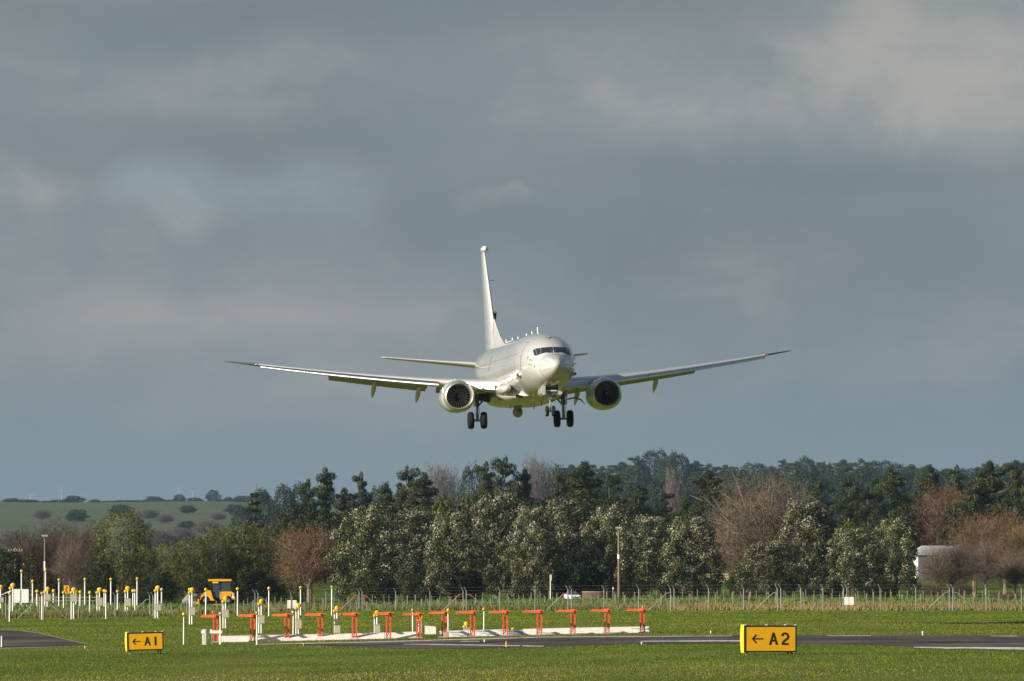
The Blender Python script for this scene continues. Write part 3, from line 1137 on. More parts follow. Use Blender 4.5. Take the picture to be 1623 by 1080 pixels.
# white equipment cabinet on legs, far left
g = on(33.5, 860)
k = 860 / FPX
t = empty('equipment_cabinet', g, 'big white equipment cabinet on legs behind the far-left light posts', 'cabinet')
zb, zt = zat(955.5, 860) - g.z, zat(934, 860) - g.z
MB().box((-6.6 * k, 0, (zb + zt) / 2), (12.4 * k, .9, zt - zb)).build('body', M['white'], t)
MB().box((6.9 * k, 0, (zb + zt) / 2), (11.6 * k, .9, zt - zb)).build('body', M['white'], t)
MB().box((0, .1, (zb + zt) / 2), (2.5 * k, .7, (zt - zb) * .92)).build('divider', M['black'], t)
for x in (-11.5, -9, 3, 9):
    MB().box((x * k, 0, zb / 2 - .05), (.14, .14, zb + .1)).build('leg', M['offwhite'], t)
# barrier pole
g = hit(-2, 968)
t = empty('barrier_pole', on(2, 870), 'slanting white barrier pole at the left frame edge', 'barrier')
MB().tube([(-1.2, 0, zat(950, 870) - t.location.z), (1.3, 0, zat(936.5, 870) - t.location.z)], .06, 8).build('arm', M['white'], t)
MB().box((-1.1, 0, .35), (.2, .2, .9)).build('support', M['galv'], t)
# chevron board
g = on(105.8, 900)
k = 900 / FPX
t = empty('chevron_sign', g, 'orange chevron board with black arrowhead among the left light posts', 'sign')
zc = zat(934.5, 900) - g.z
MB().box((0, 0, zc), (8.5 * k, .04, 12.5 * k)).build('board', M['amber'], t)
ch = MB()
ribbon(ch, [(1.5 * k, zc + 5 * k), (-1.4 * k, zc), (1.5 * k, zc - 5 * k)], 2.6 * k, -.035, -.022)
ch.build('chevron', M['carred'], t)
MB().box((0, .05, zc / 2 - .1), (.09, .06, zc)).build('leg', M['galv'], t)

# hut with pale gable, dark blue roof
g = on(308, 935)
k = 935 / FPX
t = empty('small_hut', g, 'small hut with pale gable and dark blue roof left of the yellow machine', 'hut')
X0, Xa, X1 = -19 * k, -2 * k, 12.5 * k
ze0, za, ze1 = zat(950, 935) - g.z, zat(929.5, 935) - g.z, zat(943, 935) - g.z
MB().prism([(X0, -.3), (X1, -.3), (X1, ze1), (Xa, za), (X0, ze0)], -.1, 0).build('gable_wall', M['canvas'], t)
rr = Vector((10.5 * k, 5.0, .18))
mb = MB()
A_, B_, C_ = Vector((Xa, -.18, za + .03)), Vector((X1 + .1, -.18, ze1 - .03)), Vector((X0 - .1, -.18, ze0 - .03))
for (a_, b_) in ((A_, B_), (A_, C_)):
    up = Vector((0, 0, .08))
    mb._add([a_, b_, b_ + rr, a_ + rr, a_ + up, b_ + up, b_ + rr + up, a_ + rr + up], [(0, 1, 2, 3), (4, 7, 6, 5), (0, 4, 5, 1), (1, 5, 6, 2), (2, 6, 7, 3), (3, 7, 4, 0)])
mb.build('roof', M['roofblue'], t)
MB().box(((X1 + rr.x / 2), 2.5, ze1 / 2 - .2), (.1, 5.0, ze1), rz=math.atan2(-rr.x, 5.0)).build('side_wall', M['canvas'], t)

# yellow loader
g = on(343, 900)
k = 900 / FPX
Z = lambda yp: zat(yp, 900) - g.z
X = lambda xp: (xp - 343) * k
t = empty('wheel_loader', g, 'yellow wheel loader with dark glazed cab and yellow roof beside the hut', 'loader')
rx = lambda a, b: (X(a) + X(b)) / 2
def lbox(a, b, yt, yb, dy, name, mat, parent=t, oy=0.0, taper=1.0):
    return MB().box((rx(a, b), oy, (Z(yt) + Z(yb)) / 2), (X(b) - X(a), dy, Z(yt) - Z(yb)), taper=taper).build(name, M[mat], parent)
lbox(330.5, 367.5, 918.2, 921.4, 1.9, 'cab_roof', 'machine')
lbox(337.5, 347, 922.2, 924.6, .1, 'work_lamp', 'yellow', oy=-.9)
lbox(336.5, 366, 921.5, 947.5, 1.45, 'cab_glazing', 'cabglass')
for a in (331.5 + 4.5, 348.5, 365.5):
    lbox(a, a + 1.1, 921.5, 948, 1.55, 'cab_pillar', 'black')
hd = MB().prism([(X(349), Z(950)), (X(349), Z(938)), (X(367), Z(937.6)), (X(372.5), Z(941)), (X(373.5), Z(950.5))], -1.0, .8)
hd.build('engine_hood', M['machine'], t)
MB().box((X(369.5), -1.02, Z(945)), (.42, .04, .45)).build('grille', M['black'], t)
MB().prism([(X(367.5), Z(948.5)), (X(373), Z(948)), (X(370), Z(940.5))], -1.06, -1.04).build('hood_badge_panel', M['white'], t)
fr_ = MB().prism([(X(317.5), Z(952)), (X(320), Z(943)), (X(329), Z(935.5)), (X(335), Z(936.5)), (X(338.5), Z(949)), (X(342), Z(952))], -1.0, .9)
fr_.build('front_frame', M['machine'], t)
lbox(318, 372, 951, 957.5, .9, 'chassis', 'black')
lbox(328.5, 352, 957.6, 959.8, 1.6, 'side_step', 'machine')
lbox(361, 367, 956.6, 959.8, 1.6, 'side_step', 'machine')
for xa, xb, ya, yb_ in ((311, 331, 948, 944),):
    for sy in (-.5, .5):
        MB().tube([(X(333), sy, Z(941)), (X(322), sy, Z(952)), (X(311.5), sy, Z(956))], .10, 6).build('lift_arm', M['machine'], t)
MB().prism([(X(307), Z(959)), (X(318), Z(959)), (X(316), Z(949.5)), (X(314), Z(949.5)), (X(313.5), Z(956)), (X(307), Z(958))], -1.2, 1.2).build('bucket', M['machine'], t)
for xw in (326, 362):
    for sy in (-1, 1):
        wh = MB().lathe([(-.24, .30), (-.22, .54), (-.12, .62), (.12, .62), (.22, .54), (.24, .30)], (X(xw), sy * .85, .60), 'Y', 20).build('wheel', M['tyre'], t, 40)
        MB().lathe([(-.26, .02), (-.26, .24), (.26, .24), (.26, .02)], (X(xw), sy * .85, .60), 'Y', 14).build('rim', M['steel'], wh, 40)
MB().box((X(343), 0, .12), (1.2, .8, .2)).build('belly_plate', M['gdark'], t)

# car seen from the front
g = on(907, 880)
t = empty('parked_car', g, 'small white car parked left of the round brown tank, seen past the fence', 'car', rz=R(14))
t.scale = (.82, .82, .78)
body = [(-.86, .25), (.86, .25), (.90, .55), (.86, .86), (-.86, .86), (-.90, .55)]
rings = []
for (yy, sc_, zt_) in ((-2.05, .86, .62), (-1.9, .96, .74), (-1.0, 1.0, .90), (1.4, 1.0, .95), (2.0, .94, .92), (2.1, .85, .7)):
    rings.append([Vector((x * sc_, yy, .25 if z < .3 else (.5 if z < .6 else zt_))) for x, z in body])
MB().loft(rings).build('body', M['white'], t, 30)
rings = []
for (yy, wd, zt_) in ((-1.05, .76, .90), (-.35, .62, 1.40), (.9, .60, 1.43), (1.7, .70, .95)):
    rings.append([Vector((-.80, yy * .9 + .05, .88)), Vector((.80, yy * .9 + .05, .88)), Vector((wd, yy, zt_)), Vector((-wd, yy, zt_))])
MB().loft(rings).build('glazing', M['cabglass'], t)
MB().box((0, .28, 1.45), (1.2, 1.4, .04)).build('roof', M['carred'], t)
for x in (-.62, .62):
    MB().box((x, -2.0, .62), (.28, .1, .13)).build('headlight', M['metal'], t)
for x in (-.8, .8):
    for yy in (-1.3, 1.35):
        w_ = MB().lathe([(-.1, .2), (-.1, .3), (.1, .3), (.1, .2)], (x, yy, .3), 'X', 18).build('wheel', M['tyre'], t)
        MB().lathe([(-.11, .02), (-.11, .19), (.11, .19), (.11, .02)], (x, yy, .3), 'X', 12).build('rim', M['rim'], w_)
MB().box((0, -2.08, .45), (.9, .05, .16)).build('grille', M['black'], t)

# round brown tank
g = on(947.5, 900)
k = 900 / FPX
t = empty('round_tank', g, 'low round brown-sided tank between the white car and timber pole', 'tank')
zt = zat(938.5, 900) - g.z
MB().lathe([(-.2, 25 * k), (zt, 24.6 * k), (zt + .02, 24.3 * k), (zt + .02, 23.9 * k), (zt - .3, 23.8 * k)], (0, 24 * k, 0), 'Z', 40).build('tank_wall', M['tank'], t, 40)
MB().lathe([(zt - .02, 25.1 * k), (zt + .07, 25.1 * k), (zt + .07, 24.4 * k)], (0, 24 * k, 0), 'Z', 40).build('rim_band', M['wood'], t, 40)

# house behind the trees on the right
g = on(1490, 1200)
k = 1200 / FPX
X = lambda xp: (xp - 1490) * k
Z = lambda yp: zat(yp, 1200) - g.z
t = empty('house', g, 'white-walled grey-roofed house half hidden behind brown trees at the right', 'house')
MB()._add([Vector((X(1454), 0, -.5)), Vector((X(1540), 0, -.5)), Vector((X(1540), 0, Z(880))), Vector((X(1454), 0, Z(880))),
           Vector((X(1443), 6, -.5)), Vector((X(1530), 6, -.5)), Vector((X(1530), 6, Z(880))), Vector((X(1443), 6, Z(880)))],
          [(0, 1, 2, 3), (4, 7, 6, 5), (0, 3, 7, 4), (1, 5, 6, 2), (3, 2, 6, 7), (0, 4, 5, 1)]).build('wall', M['wallwhite'], t)
MB()._add([Vector((X(1451), -.5, Z(880))), Vector((X(1544), -.5, Z(880))), Vector((X(1534), 6.5, Z(880))), Vector((X(1440), 6.5, Z(880))),
           Vector((X(1462), 2.6, Z(865))), Vector((X(1525), 2.6, Z(865)))],
          [(0, 1, 5, 4), (1, 2, 5), (2, 3, 4, 5), (3, 0, 4), (0, 3, 2, 1)]).build('roof', M['roofgrey'], t)
MB().box((X(1497.3), -.03, Z(898) - .2), (X(1539.5) - X(1455), .05, Z(880.6) - Z(918))).build('front_sheet', M['bluegrey'], t)  # thin blue-grey sheet over the front of the white wall
for xa in (1470, 1492, 1512):
    f_ = MB().box((X(xa), -.06, Z(897)), (.95, .08, 1.2)).build('window', M['cabglass'], t)
    MB().box((X(xa), -.09, Z(897) - .66), (1.15, .12, .1)).build('sill', M['white'], f_)
g = on(1383, 1180)
t = empty('garden_shed', g, 'white shed roof glimpsed between two pale-tipped evergreens at the right', 'shed')
k = 1180 / FPX
ze, zr = zat(893, 1180) - g.z, zat(883, 1180) - g.z
MB().box((0, 2, ze / 2 - .2), (24 * k, 4, ze + .4)).build('wall', M['wallwhite'], t)
MB().prism([(-14 * k, ze), (14 * k, ze), (9 * k, zr), (-9 * k, zr)], -.3, 4.3).build('roof', M['white'], t)
# timber stock pile
g = on(1136, 1130)
k = 1130 / FPX
t = empty('log_pile', g, 'long pile of pale cut logs under the big bare brown tree', 'log pile')
z0 = zat(925, 1130) - g.z
for r_i in range(4):
    lg = MB()
    for j in range(6):
        r0 = .21
        xx = -19 * k + (38 * k) * (j + .5) / 6
        lg.tube([(xx - 19 * k / 6, random.uniform(-.2, .2), z0 + .22 + r_i * .40), (xx + 19 * k / 6 * .96, random.uniform(-.2, .2), z0 + .22 + r_i * .40)], random.uniform(.17, .22), 8)
    lg.build('log_layer', M['log'], t, 40)
for x in (-14, 0, 14):
    MB().box((x * k, .1, z0 / 2), (.25, .5, z0 + .1)).build('bearer', M['bark'], t)

# wind turbines, barely visible on the skyline
for (px, yt, yb_, lab) in ((49, 786, 800, 'leftmost of the faint white wind turbines on the far skyline'), (98, 776, 800, 'faint white wind turbine on the skyline above the left green hill'), (284, 778, 798, 'left one of two faint wind turbines standing close together on the skyline'), (306, 780, 798, 'right one of two faint wind turbines standing close together on the skyline')):
    D = 12000
    x = (px - CX) / FPX * D
    z1 = zat(yt, D)
    z0 = tz(x, D) - 5
    t = empty('wind_turbine', Vector((x, D, z0)), lab, 'wind turbine', 'wind turbines on the far skyline')
    MB().tube([(0, 0, 0), (0, 0, z1 - z0)], [.9, .5], 8).build('tower', M['turbine'], t)
    MB().box((0, 0, z1 - z0), (1.6, 5, 1.8)).build('nacelle', M['turbine'], t)
    a0 = random.uniform(0, 2)
    for i in range(3):
        a = a0 + i * 2.094
        MB().tube([(0, -3, z1 - z0), (8 * math.cos(a), -3, z1 - z0 + 8 * math.sin(a))], [.45, .12], 5).build('blade', M['turbine'], t)

# ---------------------------------------------------------------- trees
def leaf_quads(P, N, size, r, aspect=.7, jit=.55, curl=True):
    """P points, N outward directions -> leaf-clump quads"""
    n = len(P)
    nn_ = N + r.normal(0, jit, (n, 3))
    nn_ /= np.linalg.norm(nn_, axis=1, keepdims=True) + 1e-9
    a = r.normal(0, 1, (n, 3))
    u = np.cross(nn_, a)
    u /= np.linalg.norm(u, axis=1, keepdims=True) + 1e-9
    v = np.cross(nn_, u)
    s = (size * r.uniform(.55, 1.25, n))[:, None]
    V = np.empty((n, 4, 3))
    V[:, 0] = P - u * s
    V[:, 1] = P - v * s * aspect * r.uniform(.6, 1, (n, 1))
    V[:, 2] = P + u * s
    V[:, 3] = P + v * s * aspect * r.uniform(.6, 1, (n, 1))
    return V.reshape(-1, 3), np.arange(4 * n).reshape(n, 4)


def crown(name, lobes, n, size, mat, seed, tip=.1, aspect=.7, inner=.78, up=.0, jit=.45, base_tone=.35):
    r = np.random.default_rng(seed)
    L = np.array(lobes, float)
    area = (L[:, 3] * L[:, 5]) ** .9
    idx = r.choice(len(L), int(n * 1.5), p=area / area.sum())
    d = r.normal(0, 1, (len(idx), 3))
    d /= np.linalg.norm(d, axis=1, keepdims=True)
    rad = r.uniform(.62, 1.06, len(idx))
    bump = 1 + .14 * np.sin(d[:, 0] * 7 + idx) * np.sin(d[:, 2] * 6 + idx * 2) + .1 * np.sin(d[:, 1] * 13 + idx)
    P = L[idx, :3] + d * L[idx, 3:6] * (rad * bump)[:, None]
    keep = P[:, 2] > .02
    # drop leaves buried deep in other lobes
    mn = np.full(len(P), 9.0)
    for j in range(len(L)):
        q = np.linalg.norm((P - L[j, :3]) / L[j, 3:6], axis=1)
        q[idx == j] = 9
        mn = np.minimum(mn, q)
    keep &= mn > inner
    P, d, idx, rad = P[keep][:n], d[keep][:n], idx[keep][:n], rad[keep][:n]
    zt = P[:, 2] / max(P[:, 2].max(), 1)
    lobe_t = r.normal(0, .10, len(L))
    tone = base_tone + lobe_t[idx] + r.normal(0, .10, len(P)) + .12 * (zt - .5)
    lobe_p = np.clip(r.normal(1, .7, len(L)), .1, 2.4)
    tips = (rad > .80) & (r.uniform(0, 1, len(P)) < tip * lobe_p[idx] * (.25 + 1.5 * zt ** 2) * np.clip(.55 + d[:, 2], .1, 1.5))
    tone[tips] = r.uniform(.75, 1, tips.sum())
    Nn = d.copy()
    Nn[:, 2] += up
    V, F = leaf_quads(P, Nn, size, r, aspect, jit)
    return np_mesh(name, V, F, mat, np.clip(tone, 0, 1)), P


def trunk_mesh(name, H, r0, r1, mat, seed, limbs=5, spread=2.5, z0=.35, lean=.0):
    r = random.Random(seed)
    mb = MB()
    pts = [Vector((0, 0, -.4)), Vector((0, 0, H * .3)), Vector((lean * .5 + r.uniform(-.2, .2), 0, H * .6)), Vector((lean, r.uniform(-.3, .3), H))]
    mb.tube(pts, [r0 * 1.15, r0 * .85, (r0 + r1) / 2, r1], 7)
    for i in range(limbs):
        a = r.uniform(0, 6.28)
        z = H * (z0 + (1 - z0) * .8 * i / max(1, limbs))
        s = spread * r.uniform(.6, 1.1)
        mb.tube([Vector((0, 0, z)), Vector((math.cos(a) * s * .5, math.sin(a) * s * .5, z + s * .35)), Vector((math.cos(a) * s, math.sin(a) * s, z + s * .6))],
                [r0 * .4, r0 * .25, r0 * .1], 5)
    return mb.mesh(name, mat, 60)


LIB = {}
MT = {
    'olearia': foliage('pale_tip_foliage', [(0, (.020, .024, .009)), (.35, (.066, .069, .025)), (.62, (.140, .135, .058)), (.78, (.24, .225, .135)), (1, (.38, .36, .25))], .5, .35, 0, .22),
    'olive': foliage('olive_foliage', [(0, (.020, .024, .005)), (.4, (.070, .072, .014)), (.8, (.135, .125, .028)), (1, (.20, .17, .055))], .6, .2, 0, .2),
    'pine': foliage('pine_foliage', [(0, (.010, .016, .004)), (.4, (.034, .042, .010)), (.8, (.074, .080, .019)), (1, (.11, .11, .035))], .6, .2, 0, .2),
    'dark': foliage('dark_foliage', [(0, (.007, .012, .003)), (.4, (.022, .030, .006)), (.8, (.046, .058, .011)), (1, (.07, .082, .022))], .6, .2, 0, .2),
    'lime': foliage('yellow_green_foliage', [(0, (.022, .025, .004)), (.4, (.055, .058, .008)), (.8, (.10, .10, .015)), (1, (.14, .13, .03))], .6, .2, 0, .15),
    'brown': foliage('brown_twigs', [(0, (.060, .043, .031)), (.5, (.130, .093, .064)), (1, (.22, .165, .115))], .8, .1, 0, .2),
    'russet': foliage('russet_twigs', [(0, (.080, .048, .026)), (.5, (.175, .106, .056)), (1, (.27, .175, .10))], .8, .1, 0, .15),
    'maroon': foliage('dark_red_twigs', [(0, (.030, .021, .015)), (.5, (.068, .043, .030)), (1, (.12, .08, .055))], .8, .1, 0, .15),
    'pink': foliage('pinkish_twigs', [(0, (.09, .068, .06)), (.5, (.15, .115, .10)), (1, (.22, .18, .155))], .8, .1, 0, .1),
}


def egg_lobes(seed, H, W, n, rr, z_lo=.12, top_pow=1.0, wide=.35, band=(.45, .88), core=.26):
    """lobes spread through an uneven egg-shaped crown"""
    r = random.Random(seed)
    out = []
    for i in range(n):
        t = (i + .5) / n
        z = z_lo * H + (H * .93 - z_lo * H) * t
        # radius profile: widest at `wide`
        u = (z / H)
        prof = (1 - max(0, (u - wide) / (1 - wide)) ** (1.7 * top_pow)) ** .62 if u > wide else .80 + .2 * u / wide
        a = i * 2.39996 + r.uniform(-.5, .5)
        rad = W / 2 * prof * r.uniform(*band)
        s = rr * r.uniform(.7, 1.25)
        out.append((rad * math.cos(a), rad * math.sin(a), z, s, s, s * r.uniform(.75, 1.05)))
    for k in range(6):
        z = H * (.2 + .12 * k)
        out.append((0, 0, z, W * core, W * core, H * .16))
    return out


def reg(kind, crown_me, trunk_me, P, extra=None):
    W = np.percentile(np.abs(P[:, 0]), 98) * 2
    H = np.percentile(P[:, 2], 99.7)
    LIB.setdefault(kind, []).append((crown_me, trunk_me, float(W), float(H)))


for v in range(6):
    lob = egg_lobes(100 + v, 13, 9.0, 74, .90, .07, 1.0, .38, (.66, 1.0), .17)
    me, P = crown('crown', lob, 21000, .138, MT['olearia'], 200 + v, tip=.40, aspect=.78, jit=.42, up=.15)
    reg('olearia', me, trunk_mesh('trunk', 9, .3, .08, M['bark'], v, 6, 3), P)
for v in range(4):
    lob = egg_lobes(500 + v, 10, 8.6, 66, .85, .05, 1.2, .42)
    lob = [(x, y, z, a_, b_, c_ * 1.5) for (x, y, z, a_, b_, c_) in lob]
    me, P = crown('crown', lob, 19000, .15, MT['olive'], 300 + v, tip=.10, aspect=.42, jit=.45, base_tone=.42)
    reg('olive', me, trunk_mesh('trunk', 7, .28, .06, M['bark'], v, 5, 2), P)
for v in range(6):
    r_ = random.Random(v + 80)
    lob = []
    H = 15
    broad = v in (1, 3, 5)
    nl = 26 if broad else 24
    for i in range(nl):
        t = (i + r_.random()) / nl
        z = H * (.18 + .76 * t)
        prof = (1 - t * .5) if not broad else (.55 + .45 * math.sin(math.pi * min(1, t * 1.1)))
        a = i * 2.4 + r_.uniform(-.6, .6)
        L_ = (2.6 if not broad else 4.0) * prof * r_.uniform(.35, 1.15)
        s = r_.uniform(.6, 1.25) * (.65 + .35 * prof)
        lob.append((L_ * math.cos(a), L_ * math.sin(a), z + L_ * .12, s * 1.2, s * 1.2, s * .80))
        if r_.random() < .9:
            lob.append((L_ * .5 * math.cos(a), L_ * .5 * math.sin(a), z, s * .9, s * .9, s * .7))
    lob.append((r_.uniform(-.3, .3), 0, H * .965, .55, .55, .9))
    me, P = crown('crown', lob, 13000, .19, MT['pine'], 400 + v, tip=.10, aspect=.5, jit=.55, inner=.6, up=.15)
    reg('pinebroad' if broad else 'pine', me, trunk_mesh('trunk', 14, .3, .06, M['bark'], v, 9, 2.4, .25), P)
for v in range(3):
    lob = egg_lobes(600 + v, 10, 9.5, 34, 1.45, .10, 1.3, .4)
    me, P = crown('crown', lob, 9500, .21, MT['dark'], 610 + v, tip=.08, jit=.6)
    reg('dark', me, trunk_mesh('trunk', 6, .28, .08, M['bark'], v, 5, 2.5), P)
lob = egg_lobes(650, 7, 10, 30, 1.3, .1, 1.4, .4)
me, P = crown('crown', lob, 8000, .18, MT['lime'], 651, tip=.05, jit=.6)
reg('lime', me, trunk_mesh('trunk', 4, .2, .06, M['bark'], 3, 4, 2), P)
for v in range(2):
    lob = egg_lobes(660 + v, 3.2, 4.6, 16, .75, .05, 1.4, .4)
    me, P = crown('crown', lob, 4200, .13, MT['dark'], 662 + v, tip=.12, jit=.6, base_tone=.5)
    reg('bush', me, trunk_mesh('trunk', 1.6, .1, .04, M['bark'], 3, 3, 1), P)
# tiered monkey-puzzle-like conifer
lob = []
for i in range(12):
    z = 1.5 + i * .95
    L_ = 3.1 * (1 - i / 12.5) + .25
    for k in range(8):
        a = k * .785 + i * .4
        lob.append((L_ * .62 * math.cos(a), L_ * .62 * math.sin(a), z + .12, L_ * .45, .28 + L_ * .1, .26))
me, P = crown('crown', lob, 6000, .16, MT['pine'], 700, tip=.2, jit=.5, inner=.4)
reg('tiered', me, trunk_mesh('trunk', 12.6, .2, .04, M['bark'], 9, 0), P)


def bare(kind, seed, H, W, mat, barkmat, n=15000, zlo=.14, nb=90, tw=.95, tww=.024, stems=1, round_=.5):
    """leafless tree: limbs fan out to the edge of an uneven dome, fine twigs fill it"""
    r = random.Random(seed)
    rg = np.random.default_rng(seed)
    mb = MB()
    cz = H * (zlo + (1 - zlo) * .42)
    ph = rg.uniform(0, 6.28, 6)

    def edge(d):
        b = 1 + .10 * np.sin(3 * np.arctan2(d[..., 1], d[..., 0]) + ph[0]) + .09 * np.sin(7 * d[..., 2] + ph[1] + 2 * d[..., 0]) + .07 * np.sin(9 * d[..., 0] + ph[2]) * np.sin(8 * d[..., 1] + ph[3])
        up = np.where(d[..., 2] > 0, H - cz, cz - H * zlo)
        return np.stack([d[..., 0] * W / 2 * b, d[..., 1] * W / 2 * b, d[..., 2] * up * b], -1)
    for m_ in range(stems):
        bx = r.gauss(0, .5) if stems > 1 else 0
        fork = Vector((bx, 0, H * .16))
        mb.tube([(bx, 0, -.4), fork], [H * .020, H * .016], 6)
        for i in range(nb // stems):
            d = np.array([r.gauss(0, 1), r.gauss(0, 1), r.gauss(.35, .8)])
            d /= np.linalg.norm(d)
            e = edge(d) * r.uniform(.5, .82)
            e = Vector((e[0], e[1], e[2] + cz))
            k1 = fork + Vector((0, 0, H * r.uniform(0, .25)))
            mid = k1.lerp(e, .5) + Vector((r.gauss(0, .4), r.gauss(0, .4), r.uniform(-.2, .8)))
            r0 = H * r.uniform(.0025, .0075)
            mb.tube([k1, mid, e], [r0, r0 * .55, r0 * .15], 4, cap=False)
            for q in range(3):
                s0 = mid.lerp(e, r.uniform(0, .6))
                e2 = e + Vector((r.gauss(0, 1), r.gauss(0, 1), r.gauss(0, .7))) * W * .06
                mb.tube([s0, e2], [r0 * .4, r0 * .12], 3, cap=False)
    tm = mb.mesh('trunk', barkmat)
    d = rg.normal(0, 1, (n, 3))
    d /= np.linalg.norm(d, axis=1, keepdims=True)
    cl = 1 - .30 * (.5 + .5 * np.sin(11 * d[:, 0] + ph[4]) * np.sin(10 * d[:, 2] + ph[5]))
    p0 = edge(d) * (rg.uniform(.08, 1, n) ** round_ * cl)[:, None]
    p0[:, 2] += cz
    dd = p0 - np.array([0, 0, H * .12])
    dd /= np.linalg.norm(dd, axis=1, keepdims=True) + 1e-6
    dd = dd * .9 + rg.normal(0, .95, (n, 3)) + np.array([0, 0, .1])
    dd /= np.linalg.norm(dd, axis=1, keepdims=True)
    L = tw * rg.uniform(.5, 1.4, (n, 1)) * H / 12
    side = np.cross(dd, rg.normal(0, 1, (n, 3)))
    side /= np.linalg.norm(side, axis=1, keepdims=True)
    V_ = np.empty((n, 3, 3))
    V_[:, 0] = p0 - side * tww
    V_[:, 1] = p0 + side * tww
    V_[:, 2] = p0 + dd * L
    tone = np.clip(.5 + rg.normal(0, .2, n), 0, 1)
    me = np_mesh('twigs', V_.reshape(-1, 3), np.arange(3 * n).reshape(n, 3), mat, tone)
    reg(kind, me, tm, V_[:, 2])


for v in range(3):
    bare('brown', 30 + v, 13, 13, MT['brown'], M['palebark'], 34000, .10, 110, .45, .014, 1, .72)
for v in range(3):
    bare('russet', 40 + v, 10, 9, MT['russet'], M['palebark'], 22000, .08, 80, .50, .018, 2, .68)
for v in range(2):
    bare('maroon', 45 + v, 10, 9, MT['maroon'], M['bark'], 22000, .05, 80, .50, .020, 3, .66)
bare('pink', 49, 12, 11, MT['pink'], M['palebark'], 20000, .02, 60, .45, .045, 1, .6)
bare('shrub', 52, 4, 5, MT['maroon'], M['bark'], 4000, .02, 50, 1.1, .022, 3)
bare('russetshrub', 53, 4, 5, MT['russet'], M['bark'], 3500, .02, 50, 1.1, .022, 3)

NAMES = {'olearia': ('evergreen_tree', 'tree'), 'olive': ('evergreen_tree', 'tree'), 'pine': ('pine_tree', 'tree'), 'pinebroad': ('pine_tree', 'tree'), 'dark': ('evergreen_tree', 'tree'),
         'lime': ('leafy_shrub', 'shrub'), 'bush': ('leafy_shrub', 'shrub'), 'tiered': ('conifer_tree', 'tree'), 'brown': ('bare_tree', 'tree'), 'russet': ('bare_tree', 'tree'),
         'maroon': ('bare_tree', 'tree'), 'pink': ('bare_tree', 'tree'), 'shrub': ('bare_shrub', 'shrub'), 'russetshrub': ('bare_shrub', 'shrub')}
tcount = {}


def tree(kind, px, D, ytop, wpx, label, group=None, var=None):
    label = label.replace(' of the ', ' of ') if len(label.split()) > 16 else label
    k = tcount.get(kind, 0)
    tcount[kind] = k + 1
    lib = LIB[kind]
    cme, tme, W, H = lib[(k if var is None else var) % len(lib)]
    p = on(px, D)
    h = zat(ytop, D) - p.z
    nm, cat = NAMES[kind]
    t = empty(nm, p, label, cat, group, random.uniform(-.5, .5) if kind in ('olearia', 'pink') else random.uniform(0, 6.28))
    c = link('crown' if 'twigs' not in cme.name else 'twigs', cme, t)
    q = link('trunk', tme, t)
    sx = wpx * D / FPX / W
    t.scale = (sx, sx, h / H)
    return t


def row(kind, D, items, desc, group, where):
    items = sorted(items)
    n = len(items)
    med = sorted(it[1] for it in items)[n // 2]
    for i, it in enumerate(items):
        px, yt, wp = it[:3]
        kd = it[3] if len(it) > 3 else kind
        size = 'taller' if yt < med - 6 else 'lower' if yt > med + 6 else 'mid-sized'
        pos = 'leftmost' if i == 0 else 'rightmost' if i == n - 1 else (ORD[i] + ' from left')
        d_ = D * (random.uniform(.98, 1.02) if kind != 'olearia' else (.97, 1.03)[i % 2] + random.uniform(-.008, .008)) if D != 'auto' else min(6950, hit(px, yt + .55 * wp).y)
        tree(kd, px, d_, yt, wp, f'{size} {desc}, {pos} {where}', group)


row('olearia', 960, [(580, 803, 104), (655, 811, 98), (716, 814, 84), (788, 785, 108), (843, 804, 80), (897, 793, 98), (966, 801, 86), (1028, 820, 86), (1097, 821, 96)],
    'pale-tipped evergreen', 'pale-tipped evergreens in front', 'in the front block left of the big bare tree')
row('olearia', 930, [(1218, 858, 90), (1277, 795, 104), (1352, 838, 92), (1416, 822, 84)], 'pale-tipped evergreen', 'pale-tipped evergreens at the right', 'in the front group left of the house')
row('dark', 940, [(596, 905, 60), (668, 912, 64), (742, 905, 60), (835, 885, 64), (880, 905, 50), (935, 898, 62), (1000, 915, 60), (1075, 905, 66), (1120, 915, 46), (1180, 900, 50), (1232, 912, 60), (1330, 915, 66), (1392, 918, 60)],
    'dark green undergrowth tree', 'dark low trees under the pale ones', 'at the foot of the pale-tipped row')
row('olive', 975, [(194, 811, 104), (228, 868, 66), (268, 858, 70), (306, 850, 70), (345, 836, 80), (385, 832, 80), (425, 834, 76), (462, 838, 70)],
    'olive-green bushy tree', 'olive trees forming the left hedge', 'in the left hedge behind the light posts')
row('dark', 930, [(12, 872, 60), (160, 892, 56), (250, 905, 60), (330, 905, 64), (400, 900, 70)], 'dark evergreen', 'dark trees at the left', 'in the shade of the left hedge')
row('maroon', 985, [(-15, 850, 80), (48, 838, 96), (95, 824, 110), (135, 830, 96), (70, 872, 90)], 'dark reddish-brown leafless tree', 'bare dark trees at the left', 'in the left thicket')
tree('brown', 118, 950, 842, 70, 'pale-branched bare tree in front of the dark red thicket at the left', None, 1)
tree('russet', 492, 960, 830, 112, 'rounded russet bare tree between the left hedge and the pale-tipped evergreens')
tree('brown', 1208, 1015, 747, 172, 'very large bare brown tree rising above the front row right of centre', None, 0)
tree('brown', 1165, 1040, 815, 100, 'smaller bare brown tree overlapping the left side of the largest bare tree', None, 2)
tree('russet', 1492, 1290, 768, 100, 'tall russet bare tree rising directly behind the white-walled house')
row('russet', 1010, [(1545, 812, 84), (1592, 806, 88), (1632, 822, 80)], 'russet leafless tree', 'russet bare trees at the right', 'of those by the house')
row('brown', 965, [(1508, 858, 92), (1484, 862, 58), (1562, 852, 74), (1608, 866, 70)], 'brown twiggy tree', 'brown bare trees before the house', 'of those before the house')
